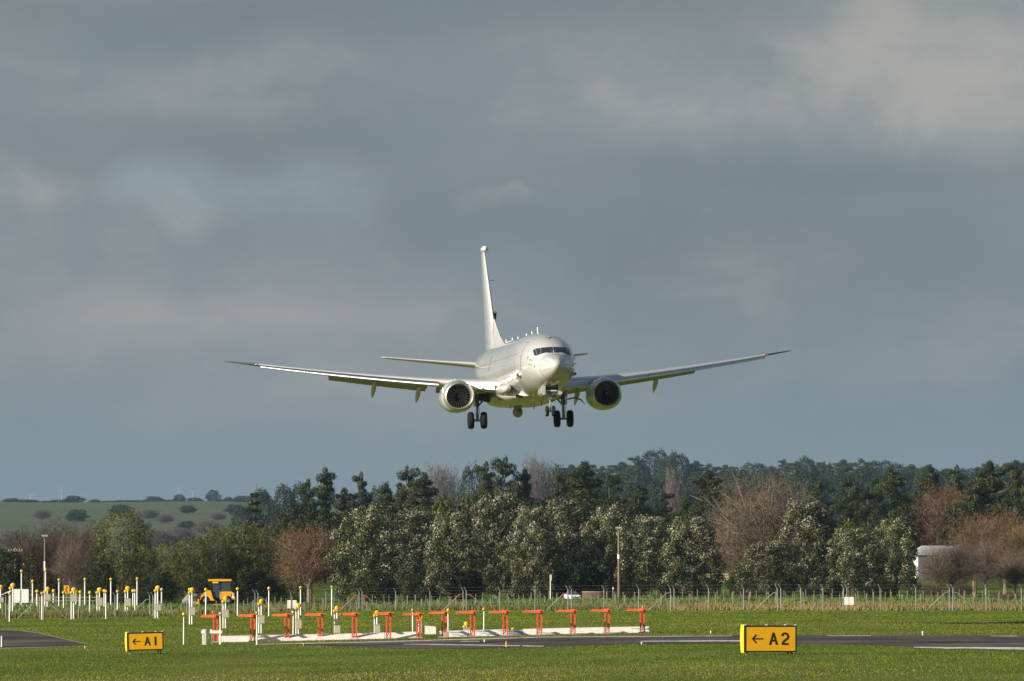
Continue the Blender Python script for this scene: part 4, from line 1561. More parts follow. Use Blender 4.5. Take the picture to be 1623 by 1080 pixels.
row('shrub', 930, [(1478, 926, 40), (1525, 924, 40), (1195, 918, 44), (1290, 925, 40), (1100, 930, 36)], 'bare reddish shrub', 'bare shrubs along the pasture', 'behind the batten fence')
row('russetshrub', 820, [(1598, 940, 46), (1560, 950, 40), (1185, 945, 34), (1520, 950, 40)], 'rusty brown bramble', 'brambles along the fence', 'along the fence')
tree('tiered', 403, 1100, 783, 58, 'dark tiered pointed conifer above the left hedge')
tree('tiered', 50, 965, 880, 56, 'small dark tiered conifer among the leftmost bare trees')
row('olive', 1270, [(470, 800, 70, 'dark'), (515, 820, 80, 'dark'), (560, 830, 70, 'dark'), (620, 800, 90, 'dark'), (690, 795, 80, 'dark'), (760, 800, 80, 'dark'), (850, 790, 90, 'dark'), (930, 785, 90, 'dark'),
                    (1000, 800, 80, 'dark'), (1060, 815, 80, 'dark'), (1120, 800, 80, 'dark'), (1300, 815, 80, 'dark'), (1360, 832, 90, 'dark'), (1440, 800, 90, 'dark'), (1530, 795, 90, 'dark'), (1600, 790, 90, 'dark')],
    'dense dark tree', 'dense dark trees behind the front row', 'of those behind the front row')
tree('lime', 730, 1060, 787, 96, 'smooth rounded olive-green tree behind the pale-tipped row left of centre')
row('lime', 1080, [(1352, 828, 66), (1388, 832, 60), (1420, 836, 60), (1610, 830, 50)], 'yellow-green shrub', 'yellow-green shrubs at the right', 'behind the right evergreens')
row('pine', 1500, [(488, 762, 44), (516, 744, 44), (545, 776, 40), (572, 751, 40), (612, 768, 44), (645, 742, 58, 'pinebroad'), (672, 752, 44), (770, 735, 50), (800, 727, 56, 'pinebroad'), (832, 745, 40), (888, 748, 50, 'pinebroad'),
                   (925, 736, 58), (965, 755, 56, 'pinebroad'), (1012, 772, 60, 'pinebroad'), (1052, 780, 50), (1122, 749, 50), (1085, 790, 40), (1300, 762, 60, 'pinebroad'), (1345, 760, 56), (1412, 746, 84, 'pinebroad'), (1375, 775, 60, 'pinebroad'),
                   (1474, 740, 46), (1516, 740, 44), (1570, 734, 50), (1545, 770, 50), (1608, 733, 54), (1640, 740, 50), (1450, 780, 50)],
    'dark green pine', 'pines of the middle distance', 'among those above the front trees')
tree('pink', 700, 4200, 737, 64, 'hazy rounded grey-brown bare tree on the skyline left of the plane wheels')
tree('pink', 852, 4200, 726, 60, 'hazy bare crown on the skyline right of the central dark pine')
tree('pink', 1068, 3100, 744, 34, 'narrow pinkish bare tree in front of the far pine ridge')
row('dark', 3300, [(385, 800, 44), (415, 776, 52), (450, 770, 46), (478, 768, 50), (600, 770, 60), (660, 764, 50), (745, 738, 40), (775, 755, 50), (885, 740, 50), (940, 752, 60), (1000, 765, 70), (1050, 760, 60), (1110, 765, 60), (1160, 770, 60), (1230, 765, 60),
                   (1290, 752, 60), (1350, 757, 60), (1410, 755, 70), (1470, 757, 60), (1530, 760, 60), (1600, 755, 60)],
    'hazy round-crowned tree', 'hazy trees below the far ridge', 'of those below the far ridge')
row('dark', 4200, [(x_, 755 + 5 * math.sin(x_ * .9) - (8 if x_ > 980 else 0), 74) for x_ in range(905, 1650, 52)], 'hazy dark tree', 'hazy trees on the far slope', 'of those on the far slope')
row('pine', 5000, [(905, 738, 39), (930, 732, 41), (955, 740, 39), (985, 734, 46), (1010, 724, 44), (1036, 714, 52, 'dark'), (1058, 724, 44), (1077, 718, 49, 'dark'), (1103, 732, 39), (1125, 736, 44), (1150, 738, 39), (1172, 746, 39, 'dark'), (1198, 734, 52, 'dark'),
                   (1222, 740, 39), (1243, 729, 36), (1262, 732, 33), (1279, 725, 44, 'dark'), (1296, 734, 23), (1306, 732, 23), (1315, 735, 23), (1338, 730, 39), (1365, 728, 46), (1392, 731, 54, 'dark'), (1420, 735, 46, 'dark'), (1445, 737, 46), (1470, 740, 52, 'dark'),
                   (1500, 744, 41), (1530, 743, 46, 'dark'), (1560, 736, 46), (1585, 738, 52, 'dark'), (1612, 731, 52), (1636, 733, 52)],
    'far bluish pine', 'pines along the far ridge', 'on the far right ridge')
row('dark', 6900, [(18, 790, 30), (42, 792, 26), (118, 786, 34), (75, 794, 24), (165, 796, 26), (196, 793, 34), (244, 787, 30), (218, 793, 30), (262, 793, 18), (285, 784, 22), (308, 789, 24), (338, 777, 22), (362, 788, 18), (385, 786, 34), (412, 780, 34)],
    'distant round tree', 'distant trees on the left skyline', 'on the left skyline')
row('dark', 6850, [(x_, 793.5 + 2.2 * math.sin(x_ * .37), 30 + 14 * math.sin(x_)) for x_ in (4, 50, 95, 150, 178, 228, 270, 325, 350, 372)], 'low distant hedge bush', 'hedge along the left skyline', 'in the left skyline hedge')
row('dark', 'auto', [(122, 808, 34), (192, 800, 38), (298, 801, 24), (295, 826, 30), (318, 830, 22), (372, 800, 30), (390, 806, 30)],
    'distant dark tree', 'distant trees on the green hillside', 'on the green hillside at the left')
row('pink', 'auto', [(66, 808, 30), (235, 806, 34), (262, 815, 28), (345, 812, 26), (20, 838, 60), (215, 832, 40), (250, 838, 60), (285, 836, 50), (330, 824, 50), (345, 838, 50)], 'hazy brownish bare tree', 'bare trees at the foot of the green hill', 'at the foot of the green hillside')

# ---------------------------------------------------------------- aircraft (local X to its port side, Y aft, Z up)
def rot(a, ax):
    return Matrix.Rotation(a, 4, ax)


yaw, pit, rol = R(7.10), R(.75), R(1.27)
plane = empty('patrol_aircraft', (0, 0, 0), 'light grey twin-engine jet aircraft on final approach with wheels down, high above the field', 'aircraft')
c_, s_ = math.cos(rol), math.sin(rol)
Rl = Matrix(((c_, 0, -s_), (0, 1, 0), (s_, 0, c_)))
c_, s_ = math.cos(pit), math.sin(pit)
Rp = Matrix(((1, 0, 0), (0, c_, s_), (0, -s_, c_)))
c_, s_ = math.cos(yaw), math.sin(yaw)
Ry = Matrix(((c_, -s_, 0), (s_, c_, 0), (0, 0, 1)))
plane.matrix_world = Matrix.Translation((2.86, 437.7, EYE + 13.42)) @ (Ry @ Rp @ Rl).to_4x4()

PROF = np.array([  # x, top, bottom, half width
    (0.0, -.44, -.46, .012), (.04, -.31, -.58, .15), (.12, -.21, -.69, .26), (.3, -.09, -.85, .42), (.6, .05, -1.03, .62), (1.0, .19, -1.20, .84), (1.4, .31, -1.34, 1.02), (1.72, .42, -1.43, 1.15),
    (2.08, .76, -1.52, 1.27), (2.6, 1.06, -1.62, 1.41), (3.2, 1.30, -1.72, 1.53), (4.0, 1.52, -1.82, 1.65), (5.0, 1.70, -1.90, 1.755), (6.0, 1.82, -1.95, 1.82), (7.5, 1.94, -1.99, 1.87), (9.0, 2.0, -2.0, 1.88),
    (12, 2.0, -2.01, 1.88), (16, 2.0, -2.01, 1.88), (20, 2.0, -2.01, 1.88), (23.5, 2.0, -1.98, 1.88), (26, 2.0, -1.78, 1.87), (28.5, 1.99, -1.32, 1.77), (31, 1.97, -.78, 1.55), (33.5, 1.92, -.22, 1.20), (35.5, 1.84, .22, .84), (37.3, 1.70, .62, .46), (38.3, 1.55, .88, .22), (38.6, 1.40, 1.08, .10)])
_px = PROF[:, 0]


def _herm(col_, x):
    i = min(max(int(np.searchsorted(_px, x) - 1), 0), len(_px) - 2)
    y = PROF[:, col_]
    h = _px[i + 1] - _px[i]
    d = (y[i + 1] - y[i]) / h
    dm = (y[i] - y[i - 1]) / (_px[i] - _px[i - 1]) if i > 0 else d
    dp = (y[i + 2] - y[i + 1]) / (_px[i + 2] - _px[i + 1]) if i < len(_px) - 2 else d
    m0 = 0 if dm * d <= 0 else 2 * dm * d / (dm + d)
    m1 = 0 if dp * d <= 0 else 2 * dp * d / (dp + d)
    t = (x - _px[i]) / h
    return y[i] * (2 * t ** 3 - 3 * t ** 2 + 1) + m0 * h * (t ** 3 - 2 * t ** 2 + t) + y[i + 1] * (-2 * t ** 3 + 3 * t ** 2) + m1 * h * (t ** 3 - t ** 2)


def fsec(x):
    x = min(max(x, 0), 38.6)
    return _herm(1, x), _herm(2, x), _herm(3, x)


def fpoint(x, th, off=0.0):
    """th = 0 at the top, positive to port"""
    t, b, hw = fsec(x)
    zc, hz = (t + b) / 2, (t - b) / 2
    e = 2.12
    c, s = math.cos(th), math.sin(th)
    cc = math.copysign(abs(c) ** (2 / e), c)
    ss = math.copysign(abs(s) ** (2 / e), s)
    return Vector(((hw + off) * ss, x, zc + (hz + off) * cc))


def f_inside(x, y, z):
    t, b, hw = fsec(x)
    zc, hz = (t + b) / 2, (t - b) / 2
    return abs(y / hw) ** 2.12 + abs((z - zc) / hz) ** 2.12 < 1


def solve_x(y, z, lo=0.0, hi=9.0):
    for _ in range(40):
        m = (lo + hi) / 2
        if f_inside(m, y, z):
            hi = m
        else:
            lo = m
    return hi


def side_y(x, z, sgn, off=0.0):
    t, b, hw = fsec(x)
    zc, hz = (t + b) / 2, (t - b) / 2
    q = max(0, 1 - abs((z - zc) / hz) ** 2.12) ** (1 / 2.12)
    return sgn * (hw * q + off)


xsf = sorted(set([0, .02, .04, .08, .12, .2, .3, .45, .6, .8, 1.0, 1.2, 1.4, 1.55, 1.72, 1.9, 2.08, 2.3, 2.6, 2.9, 3.2, 3.6, 4, 4.5, 5, 5.5, 6, 6.7, 7.5, 8.2, 9] + list(np.arange(10, 24, 1.0)) + list(np.arange(24, 38.3, .6)) + [38.3, 38.6]))
NT_ = 64
rings = [[fpoint(x, 2 * math.pi * k / NT_) for k in range(NT_)] for x in xsf]
MB().loft(rings).build('fuselage', M['paint'], plane, 50)
# radome / panel seams
sm = MB()
for x in (1.28, 7.0, 12.2, 17.5, 23.5, 28.2, 31.4):
    sm.loft([[fpoint(x - .014, 2 * math.pi * k / 48, .004) for k in range(48)], [fpoint(x + .014, 2 * math.pi * k / 48, .004) for k in range(48)]], caps=False)
for zz in (.55, -.75):
    for sg in (-1, 1):
        for a_, b_ in zip(np.arange(6, 30, 1.0), np.arange(7, 31, 1.0)):
            sm._add([Vector((side_y(a_, zz, sg, .005), a_, zz)), Vector((side_y(b_, zz, sg, .005), b_, zz)), Vector((side_y(b_, zz + .022, sg, .005), b_, zz + .022)), Vector((side_y(a_, zz + .022, sg, .005), a_, zz + .022))], [(0, 1, 2, 3)])
sm.build('panel_seams', M['seal'], plane)
# radome lightning strips
rs = MB()
for th in (-.95, -1.45, -1.9, .95, 1.45, 1.9, -.35, .35):
    rs.tube([fpoint(x, th, .004) for x in (.30, .5, .7, .9, 1.15)], .009, 4)
rs.build('diverter_strips', M['seal'], plane)


def pane(corners, name, mat, off, parent, n=6):
    """corners in (y, z) seen from the front, dropped back onto the nose"""
    a, b, c, d = [Vector(q) for q in corners]
    vs, fs = [], []
    for i in range(n + 1):
        for j in range(n + 1):
            u, v = i / n, j / n
            q = a.lerp(b, u).lerp(d.lerp(c, u), v)
            x = solve_x(q.x, q.y)
            e = .02
            g = Vector(((solve_x(q.x + e, q.y) - solve_x(q.x - e, q.y)) / (2 * e), -1.0, (solve_x(q.x, q.y + e) - solve_x(q.x, q.y - e)) / (2 * e)))
            vs.append(Vector((q.x, x, q.y)) + g.normalized() * off)
    for i in range(n):
        for j in range(n):
            k = i * (n + 1) + j
            fs.append((k, k + 1, k + n + 2, k + n + 1))
    mb = MB()
    mb._add(vs, fs)
    return mb.build(name, mat, parent, 60)


def grow_q(cs, g):
    cx = sum(c[0] for c in cs) / 4
    cz = sum(c[1] for c in cs) / 4
    out = []
    for c in cs:
        v = Vector((c[0] - cx, c[1] - cz))
        out.append((c[0] + math.copysign(g, v.x), c[1] + math.copysign(g, v.y)))
    return out


for sg in (-1, 1):
    for cs in ([(.04, .44), (.75, .40), (.72, .74), (.04, .78)], [(.81, .39), (.98, .30), (1.02, .70), (.79, .735)], [(1.03, .27), (1.15, .30), (1.16, .62), (1.07, .68)]):
        cs = [(sg * a, b) for a, b in cs]
        fr_ = pane(grow_q(cs, .028), 'window_frame', M['seal'], .006, plane)
        pane(cs, 'cockpit_window', M['wglass'], .014, fr_)
# wiper arms
wp = MB()
for sg in (-1, 1):
    wp.tube([Vector((sg * .10, solve_x(sg * .10, .40) - .02, .40)), Vector((sg * .16, solve_x(sg * .16, .70) - .03, .70))], .012, 4)
wp.build('wiper', M['seal'], plane)


def side_patch(x0, x1, z0, z1, sg, off, name, mat, parent, n=8):
    vs, fs = [], []
    for i in range(n + 1):
        for j in range(n + 1):
            x, z = x0 + (x1 - x0) * i / n, z0 + (z1 - z0) * j / n
            vs.append(Vector((side_y(x, z, sg, off), x, z)))
    for i in range(n):
        for j in range(n):
            k = i * (n + 1) + j
            fs.append((k, k + 1, k + n + 2, k + n + 1))
    mb = MB()
    mb._add(vs, fs)
    return mb.build(name, mat, parent, 60)


for sg in (-1, 1):
    ds = side_patch(4.75, 5.62, -.52, 1.28, sg, .006, 'door_outline', M['seal'], plane)
    dr = side_patch(4.785, 5.585, -.485, 1.245, sg, .014, 'door', M['paint'], ds)
    side_patch(4.9, 5.06, .33, .38, sg, .028, 'door_handle', M['seal'], ds)
    ds = side_patch(20.3, 20.85, .10, 1.05, sg, .006, 'hatch_outline', M['seal'], plane)
    side_patch(20.33, 20.82, .13, 1.02, sg, .014, 'overwing_hatch', M['paint'], ds)
    # sensor blisters low on the forward fuselage
    pp = Vector((side_y(5.9, -.78, sg, .04), 5.9, -.78))
    MB().loft([[pp + Vector((sg * (-.1) + q * math.cos(a), yy, q * .8 * math.sin(a))) for a in np.linspace(0, 2 * math.pi, 13)[:-1]] for yy, q in ((-.62, .02), (-.5, .15), (-.25, .24), (.1, .26), (.5, .20), (.8, .04))]).build('sensor_blister', M['paint'], plane, 60)
    MB().ball(pp + Vector((sg * .10, -.40, -.02)), (.10, .10, .10)).build('sensor_eye', M['seal'], plane, 60)
    # pitot probes
    for z in (-.18, .12):
        q = Vector((side_y(2.5, z - .1, sg, 0), 2.5, z - .1))
        MB().tube([q, q + Vector((sg * .13, -.04, 0)), q + Vector((sg * .14, -.26, 0))], [.02, .018, .012], 5).build('probe', M['seal'], plane)
    q = Vector((side_y(1.9, -.42, sg, .0), 1.9, -.42))
    MB().ball(q, (.05, .07, .05)).build('vane', M['seal'], plane)
    q = Vector((side_y(3.1, .12, sg, .0), 3.1, .12))
    MB().tube([q + Vector((sg * .01, -.1, .18)), q + Vector((sg * .012, .14, -.20))], .014, 4).build('static_strip', M['seal'], plane)

# wing-body fairing
rings = []
for x, hw, zt, zb in ((10.6, .5, -1.9, -2.0), (11.4, 1.30, -1.55, -2.16), (12.5, 1.86, -1.1, -2.30), (14, 2.12, -.70, -2.40), (17, 2.18, -.55, -2.44), (20, 2.12, -.70, -2.42), (22, 1.95, -1.0, -2.34), (24, 1.45, -1.5, -2.14), (25.5, .5, -1.8, -1.95)):
    zc, hz = (zt + zb) / 2, (zt - zb) / 2
    ring = []
    for k in range(32):
        a = 2 * math.pi * k / 32
        c, s = math.cos(a), math.sin(a)
        ring.append(Vector((hw * math.copysign(abs(s) ** .72, s), x, zc + hz * math.copysign(abs(c) ** .72, c))))
    rings.append(ring)
MB().loft(rings).build('belly_fairing', M['paint'], plane, 60)


# ---- wings
def airfoil(n=12, t=.12, camber=.02):
    up, lo = [], []
    for i in range(n + 1):
        x = .5 * (1 - math.cos(math.pi * i / n))
        yt = 5 * t * (.2969 * math.sqrt(x) - .126 * x - .3516 * x * x + .2843 * x ** 3 - .1036 * x ** 4)
        yc = camber * 4 * x * (1 - x)
        up.append((x, yc + yt))
        lo.append((x, yc - yt))
    return lo[::-1] + up[1:-1]          # TE lower -> LE -> upper


WST = [  # y, LE x, chord, thickness
    (1.2, 13.4, 8.2, .135), (1.9, 13.9, 7.5, .135), (3.4, 15.02, 6.2, .125), (4.83, 15.95, 5.25, .12), (5.8, 16.46, 4.78, .115), (9.5, 18.39, 3.72, .11), (12.4, 19.91, 2.95, .105), (16.3, 21.95, 1.95, .10), (16.95, 22.3, 1.80, .10), (17.6, 22.95, 1.38, .10), (18.25, 23.7, .95, .12), (18.8, 24.35, .60, .13), (19.05, 24.62, .30, .14)]


def wz(y):
    return -1.18 + math.tan(R(6)) * (y - 1.9) + .58 * (max(0, y) / 18.8) ** 2.4


def wst(y):
    a = np.array(WST)
    return tuple(float(np.interp(y, a[:, 0], a[:, i])) for i in (1, 2, 3))


def wing_ring(y, sg, c0=0.0, c1=1.0, dx=0.0, dz=0.0, rotd=0.0, pivot=0.0, tscale=1.0, n=12, camber=.02):
    """airfoil slice; c0..c1 keeps that part of the chord as its own small foil"""
    le, ch, t = wst(y)
    z0 = wz(y)
    pts = []
    if (c0, c1) == (0.0, 1.0):
        for (u, v) in airfoil(n, t * tscale, camber):
            pts.append((le + u * ch, z0 + v * ch - .02 * ch * u))
    else:
        cc = (c1 - c0) * ch
        for (u, v) in airfoil(n, t * tscale, camber):
            pts.append((u * cc, v * cc))
        cr, sr = math.cos(rotd), math.sin(rotd)
        pts = [(le + c0 * ch + dx + x * cr + z * sr, z0 + dz - x * sr + z * cr) for (x, z) in pts]
    return [Vector((sg * y, x, z)) for x, z in pts]


FLAPY_IN, FLAPY_OUT = (2.05, 5.35), (5.95, 12.3)
for sg in (-1, 1):
    ysw = [1.2, 1.9, 2.6, 3.4, 4.1, 4.83, 5.8, 7, 8.2, 9.5, 11, 12.4, 13.8, 15.2, 16.3, 16.95]
    wing = MB().loft([wing_ring(y, sg, n=14) for y in ysw]).build('wing', M['paint'], plane, 50)
    tipw = MB().loft([wing_ring(y, sg, n=12) for y in (16.955, 17.3, 17.6, 17.95, 18.25, 18.5, 18.8, 19.05)]).build('raked_tip', M['tipgrey'], plane, 50)
    y_ = 17.05
    le, ch, t_ = wst(y_)
    MB().ball((sg * y_, le + .06, wz(y_)), (.12, .08, .045)).build('navigation_lamp', principled('nav_red' if sg > 0 else 'nav_green', (.7, .05, .03) if sg > 0 else (.55, .60, .55), .15, 0, .5,
              emit=((1, .12, .05), .3) if sg > 0 else None), tipw, 60)
    # slats: polished leading-edge pieces run out and down
    edges = [(5.75, 8.3), (8.34, 11.2), (11.24, 14.0), (14.04, 16.85)]
    for (ya, yb) in edges:
        rr_ = []
        for y in np.linspace(ya, yb, 5):
            le, ch, t = wst(y)
            rr_.append(wing_ring(y, sg, 0, .15 + .08 * (y - 5.7) / 11, dx=-.24 * ch ** .4, dz=-.03 * ch - .13, rotd=R(-24), tscale=2.9, camber=.06))
        MB().loft(rr_).build('slat', M['metal'], wing, 50)
    # inboard krueger flap
    rr_ = [wing_ring(y, sg, 0, .10, dx=-.22, dz=-.30, rotd=R(-48), tscale=1.3, camber=.05) for y in (2.3, 2.9, 3.5, 4.05)]
    MB().loft(rr_).build('krueger_flap', M['radome'], wing, 50)
    # bright inboard leading edge skin
    rr_ = []
    for y in (2.05, 2.7, 3.4, 4.2):
        le, ch, t = wst(y)
        rr_.append([Vector((sg * y, le + u * ch - .012, wz(y) + v * ch * 1.04)) for (u, v) in airfoil(14, t, .02) if u < .035])
    MB().loft(rr_, closed=False, caps=False).build('leading_edge', M['metal'], wing, 70)
    # flaps
    for (ya, yb), nseg in ((FLAPY_IN, 4), (FLAPY_OUT, 6)):
        f1 = [wing_ring(y, sg, .80, 1.0, dx=.12, dz=-.05, rotd=R(14), tscale=1.0) for y in np.linspace(ya, yb, nseg)]
        fo = MB().loft(f1).build('flap', M['greyp'], wing, 50)
        f2 = [wing_ring(y, sg, .96, 1.08, dx=.18, dz=-.19, rotd=R(27), tscale=1.0) for y in np.linspace(ya + .03, yb - .05, nseg)]
        MB().loft(f2).build('aft_flap', M['greyp'], fo, 50)
    # spoiler / aileron lines
    ln = MB()
    for y in (5.6, 7.4, 9.0, 10.6, 12.4, 16.1):
        le, ch, t = wst(y)
        a_ = Vector((sg * y, le + .70 * ch, wz(y) + .030 * ch))
        ln.box(a_ + Vector((0, .12 * ch, 0)), (.02, .25 * ch, .012))
    ln.build('panel_lines', M['seal'], wing)
    # flap track fairings
    for y, L in ((6.55, 2.7), (9.4, 2.3)) + (((3.9, 2.4),) if True else ()):
        le, ch, t = wst(y)
        x0 = le + ch * .62
        rr_ = []
        for u, q, dz in ((0, .03, 0), (.12, .14, -.04), (.3, .20, -.14), (.5, .22, -.32), (.7, .18, -.50), (.88, .11, -.72), (1.0, .02, -.92)):
            rr_.append([Vector((sg * y + q * .72 * math.cos(a), x0 + u * L, wz(y) - .06 * ch - .06 + dz + q * 1.55 * math.sin(a))) for a in np.linspace(0, 2 * math.pi, 13)[:-1]])
        MB().loft(rr_).build('flap_fairing', M['paint'], wing, 60)
    # polished ball added at the wing root to catch a sun glint
    lt_ = MB().ball((sg * 2.28, 13.98, -1.12), (.12, .12, .09)).build('glint_ball', M['metal'], wing, 60)

    # ---- engines
    ex, ez = sg * 4.83, -1.86
    X0 = 12.3
    en = bpy.data.objects.new('engine', None)
    col.objects.link(en)
    en.parent = plane
    en.location = (ex, X0, ez)

    def squash(a, c, q):          # flattened underside
        if q < 0:
            q *= .93
            c *= 1.0 + .035 * min(1, -q)
        return c, q
    NE = 48
    MB().lathe([(.30, 1.005), (.6, 1.06), (1.0, 1.095), (1.6, 1.10), (2.4, 1.07), (3.1, 1.0), (3.7, .90), (3.72, .84), (3.2, .86)], (0, 0, 0), 'Y', NE, squash, cap=False).build('nacelle', M['paint'], en, 50)
    MB().lathe([(.50, .775), (.26, .785), (.10, .80), (.02, .825), (-.02, .865), (0, .905), (.06, .945), (.16, .985), (.30, 1.012)], (0, 0, 0), 'Y', NE, squash, cap=False).build('inlet_lip', M['lip'], en, 60)
    MB().lathe([(.49, .772), (.8, .775), (1.2, .785), (1.6, .79), (2.4, .79)], (0, 0, 0), 'Y', NE, cap=False).build('inlet_duct', M['duct'], en, 60)
    MB().lathe([(1.02, .79), (1.05, .02)], (0, 0, 0), 'Y', NE, cap=False).build('fan_backing', M['gdark'], en)
    fan = MB()
    for b in range(24):
        a0 = 2 * math.pi * b / 24
        rows_ = []
        for i in range(7):
            u = i / 6
            r_ = .20 + u * .575
            tw = R(25 + 38 * u)
            cw = .085 + .07 * u
            sweep = .09 * math.sin(u * 2.6)
            ca, sa = math.cos(a0 + sweep), math.sin(a0 + sweep)
            for q in (-1, 1):
                tang = q * cw * math.sin(tw) * .40
                ax_ = q * cw * math.cos(tw)
                rows_.append(Vector((r_ * ca - tang * sa, 0.80 + ax_, r_ * sa + tang * ca)))
        fan._add(rows_, [(2 * i, 2 * i + 1, 2 * i + 3, 2 * i + 2) for i in range(6)])
    fan.build('fan', M['blade'], en, 60)
    spn = MB().lathe([(.42, .01), (.46, .045), (.56, .10), (.70, .17), (.88, .22)], (0, 0, 0), 'Y', 24).build('spinner', M['blacklamp'], en, 60)
    MB().ball((.03, .47, .03), (.04, .03, .04)).build('spiral_mark', M['white'], spn)
    MB().lathe([(3.0, .70), (3.9, .62), (4.7, .48), (4.72, .40), (4.0, .42)], (0, 0, -.02), 'Y', 32, cap=False).build('core_nozzle', M['steel'], en, 50)
    MB().lathe([(4.2, .34), (4.9, .22), (5.4, .03)], (0, 0, -.02), 'Y', 24).build('exhaust_cone', M['steel'], en, 50)
    # strake on the inboard side and cowl seams
    st_ = MB()
    st_._add([Vector((-sg * .80, .9, .78)), Vector((-sg * .78, 2.0, .78)), Vector((-sg * 1.02, 1.9, .96)), Vector((-sg * .86, 1.1, .84))], [(0, 1, 2, 3)])
    st_.build('strake', M['paint'], en)
    cs_ = MB()
    for xx, rr0 in ((1.02, 1.099), (2.9, 1.03)):
        cs_.lathe([(xx - .012, rr0 + .004), (xx + .012, rr0 + .004)], (0, 0, 0), 'Y', NE, squash)
    cs_.f = [f for f in cs_.f if len(f) == 4]
    cs_.build('cowl_seams', M['seal'], en)
    # pylon
    le, ch, t = wst(4.83)
    pw = .17
    rr_ = []
    for x, zt, zb, wd in ((13.2, -.76, -.9, .03), (13.9, -.66, -1.0, .12), (15.0, -.60, -1.2, .18), (16.4, -.72, -1.5, .20), (18.5, -.95, -1.6, .16), (20.2, -1.1, -1.25, .04)):
        rr_.append([Vector((ex - wd, x, zb)), Vector((ex + wd, x, zb)), Vector((ex + wd, x, zt - .05)), Vector((ex + wd * .5, x, zt)), Vector((ex - wd * .5, x, zt)), Vector((ex - wd, x, zt - .05))])
    MB().loft(rr_).build('pylon', M['paint'], plane, 40)

    # ---- horizontal stabilisers
    rr_ = []
    for y, lx, ch, t in ((.3, 33.6, 4.3, .10), (1.0, 34.0, 3.95, .10), (4.0, 35.95, 2.6, .09), (6.8, 37.3, 1.55, .09), (7.1, 37.6, 1.25, .07), (7.19, 37.95, .8, .05)):
        z = .95 + math.tan(R(7)) * y
        rr_.append([Vector((sg * y, lx + u * ch, z + v * ch)) for (u, v) in airfoil(10, t, 0)])
    MB().loft(rr_).build('tailplane', M['paint'], plane, 50)

    # ---- main landing gear
    g_ = bpy.data.objects.new('main_gear', None)
    col.objects.link(g_)
    g_.parent = plane
    gx_, gyy, gz = sg * 2.86, 19.25, -3.22
    g_.location = (gx_, gyy, gz)
    MB().tube([(0, 0, -.05), (0, 0, .95), (0, .02, .96), (-sg * .03, .02, 1.75)], [.085, .085, .135, .15], 14).build('strut', M['steel'], g_, 50)
    MB().tube([(-.43, 0, 0), (.43, 0, 0)], .075, 12).build('axle', M['steel'], g_, 50)
    MB().tube([(0, .12, .1), (0, .42, .55), (0, .14, .95)], .045, 8).build('torque_link', M['steel'], g_)
    MB().tube([(0, 0, .85), (-sg * .7, -.05, 1.65)], .06, 8).build('side_brace', M['steel'], g_)
    MB().tube([(0, -.1, .5), (.02, -.16, 1.0), (.05, -.12, 1.5)], .03, 6).tube([(.08, -.1, .1), (.13, -.16, .6), (.08, -.15, 1.2)], .018, 5).build('hydraulic_line', M['seal'], g_)
    MB().box((sg * .20, .02, 1.42), (.04, .95, .95), M=Matrix.Rotation(sg * R(4), 3, 'Y')).box((sg * .17, -.2, 1.1), (.05, .25, .4)).build('leg_door', M['paint'], g_)
    MB().box((-sg * .45, .15, 1.55), (.75, .8, .42)).build('gear_bay', M['gdark'], g_)
    MB().prism([(-sg * .15, 1.30), (-sg * 1.2, 1.12), (-sg * 1.35, 1.25), (-sg * .2, 1.62)], .3, .36).build('bay_panel', M['seal'], g_)
    for q in (-1, 1):
        wh = MB().lathe([(-.16, .32), (-.19, .42), (-.18, .50), (-.11, .552), (0, .565), (.11, .552), (.18, .50), (.19, .42), (.16, .32)], (q * .43, 0, 0), 'X', 36).build('wheel', M['tyre'], g_, 40)
        MB().lathe([(-.15, .32), (-.13, .30), (-.10, .17), (-.13, .08), (-.14, .01)], (q * .43, 0, 0), 'X', 24).lathe([(.15, .32), (.13, .30), (.10, .17), (.13, .08), (.14, .01)], (q * .43, 0, 0), 'X', 24).build('rim', M['rim'], wh, 40)

# curved hydraulic hose / open door seen beside the port gear
MB().tube([(3.1, 18.9, -1.95), (3.6, 18.8, -1.86), (4.0, 18.8, -2.02), (4.25, 18.85, -2.28)], [.05, .06, .05, .02], 6).build('bay_flap', M['seal'], plane)

# ---- nose gear
ng = bpy.data.objects.new('nose_gear', None)
col.objects.link(ng)
ng.parent = plane
ng.location = (0, 4.0, -3.22)
MB().tube([(0, 0, -.02), (0, -.05, .7), (0, -.06, .71), (0, -.12, 1.5)], [.05, .05, .085, .09], 12).build('strut', M['steel'], ng, 50)
MB().tube([(-.2, 0, 0), (.2, 0, 0)], .05, 10).build('axle', M['steel'], ng)
MB().tube([(0, -.04, .12), (0, -.28, .42), (0, -.07, .75)], .03, 6).build('torque_link', M['steel'], ng)
MB().box((0, -.16, .82), (.22, .08, .16)).build('taxi_lamp', M['metal'], ng)
for q in (-1, 1):
    wh = MB().lathe([(-.09, .20), (-.10, .26), (-.09, .31), (-.05, .34), (.05, .34), (.09, .31), (.10, .26), (.09, .20)], (q * .21, 0, 0), 'X', 28).build('wheel', M['tyre'], ng, 40)
    MB().lathe([(-.09, .20), (-.07, .17), (-.06, .01)], (q * .21, 0, 0), 'X', 20).lathe([(.09, .20), (.07, .17), (.06, .01)], (q * .21, 0, 0), 'X', 20).build('rim', M['white'], wh, 40)
    MB().prism([(q * .40, 1.62), (q * .62, 1.56), (q * .68, 1.10), (q * .52, .98), (q * .42, 1.06)], -1.0, .85).build('gear_door', M['paint'], ng)
MB().box((0, .1, 1.40), (.78, 1.9, .34)).build('gear_bay', M['gdark'], ng)
MB().tube([(0, .05, .9), (.0, .75, 1.35)], .04, 6).build('drag_brace', M['steel'], ng)
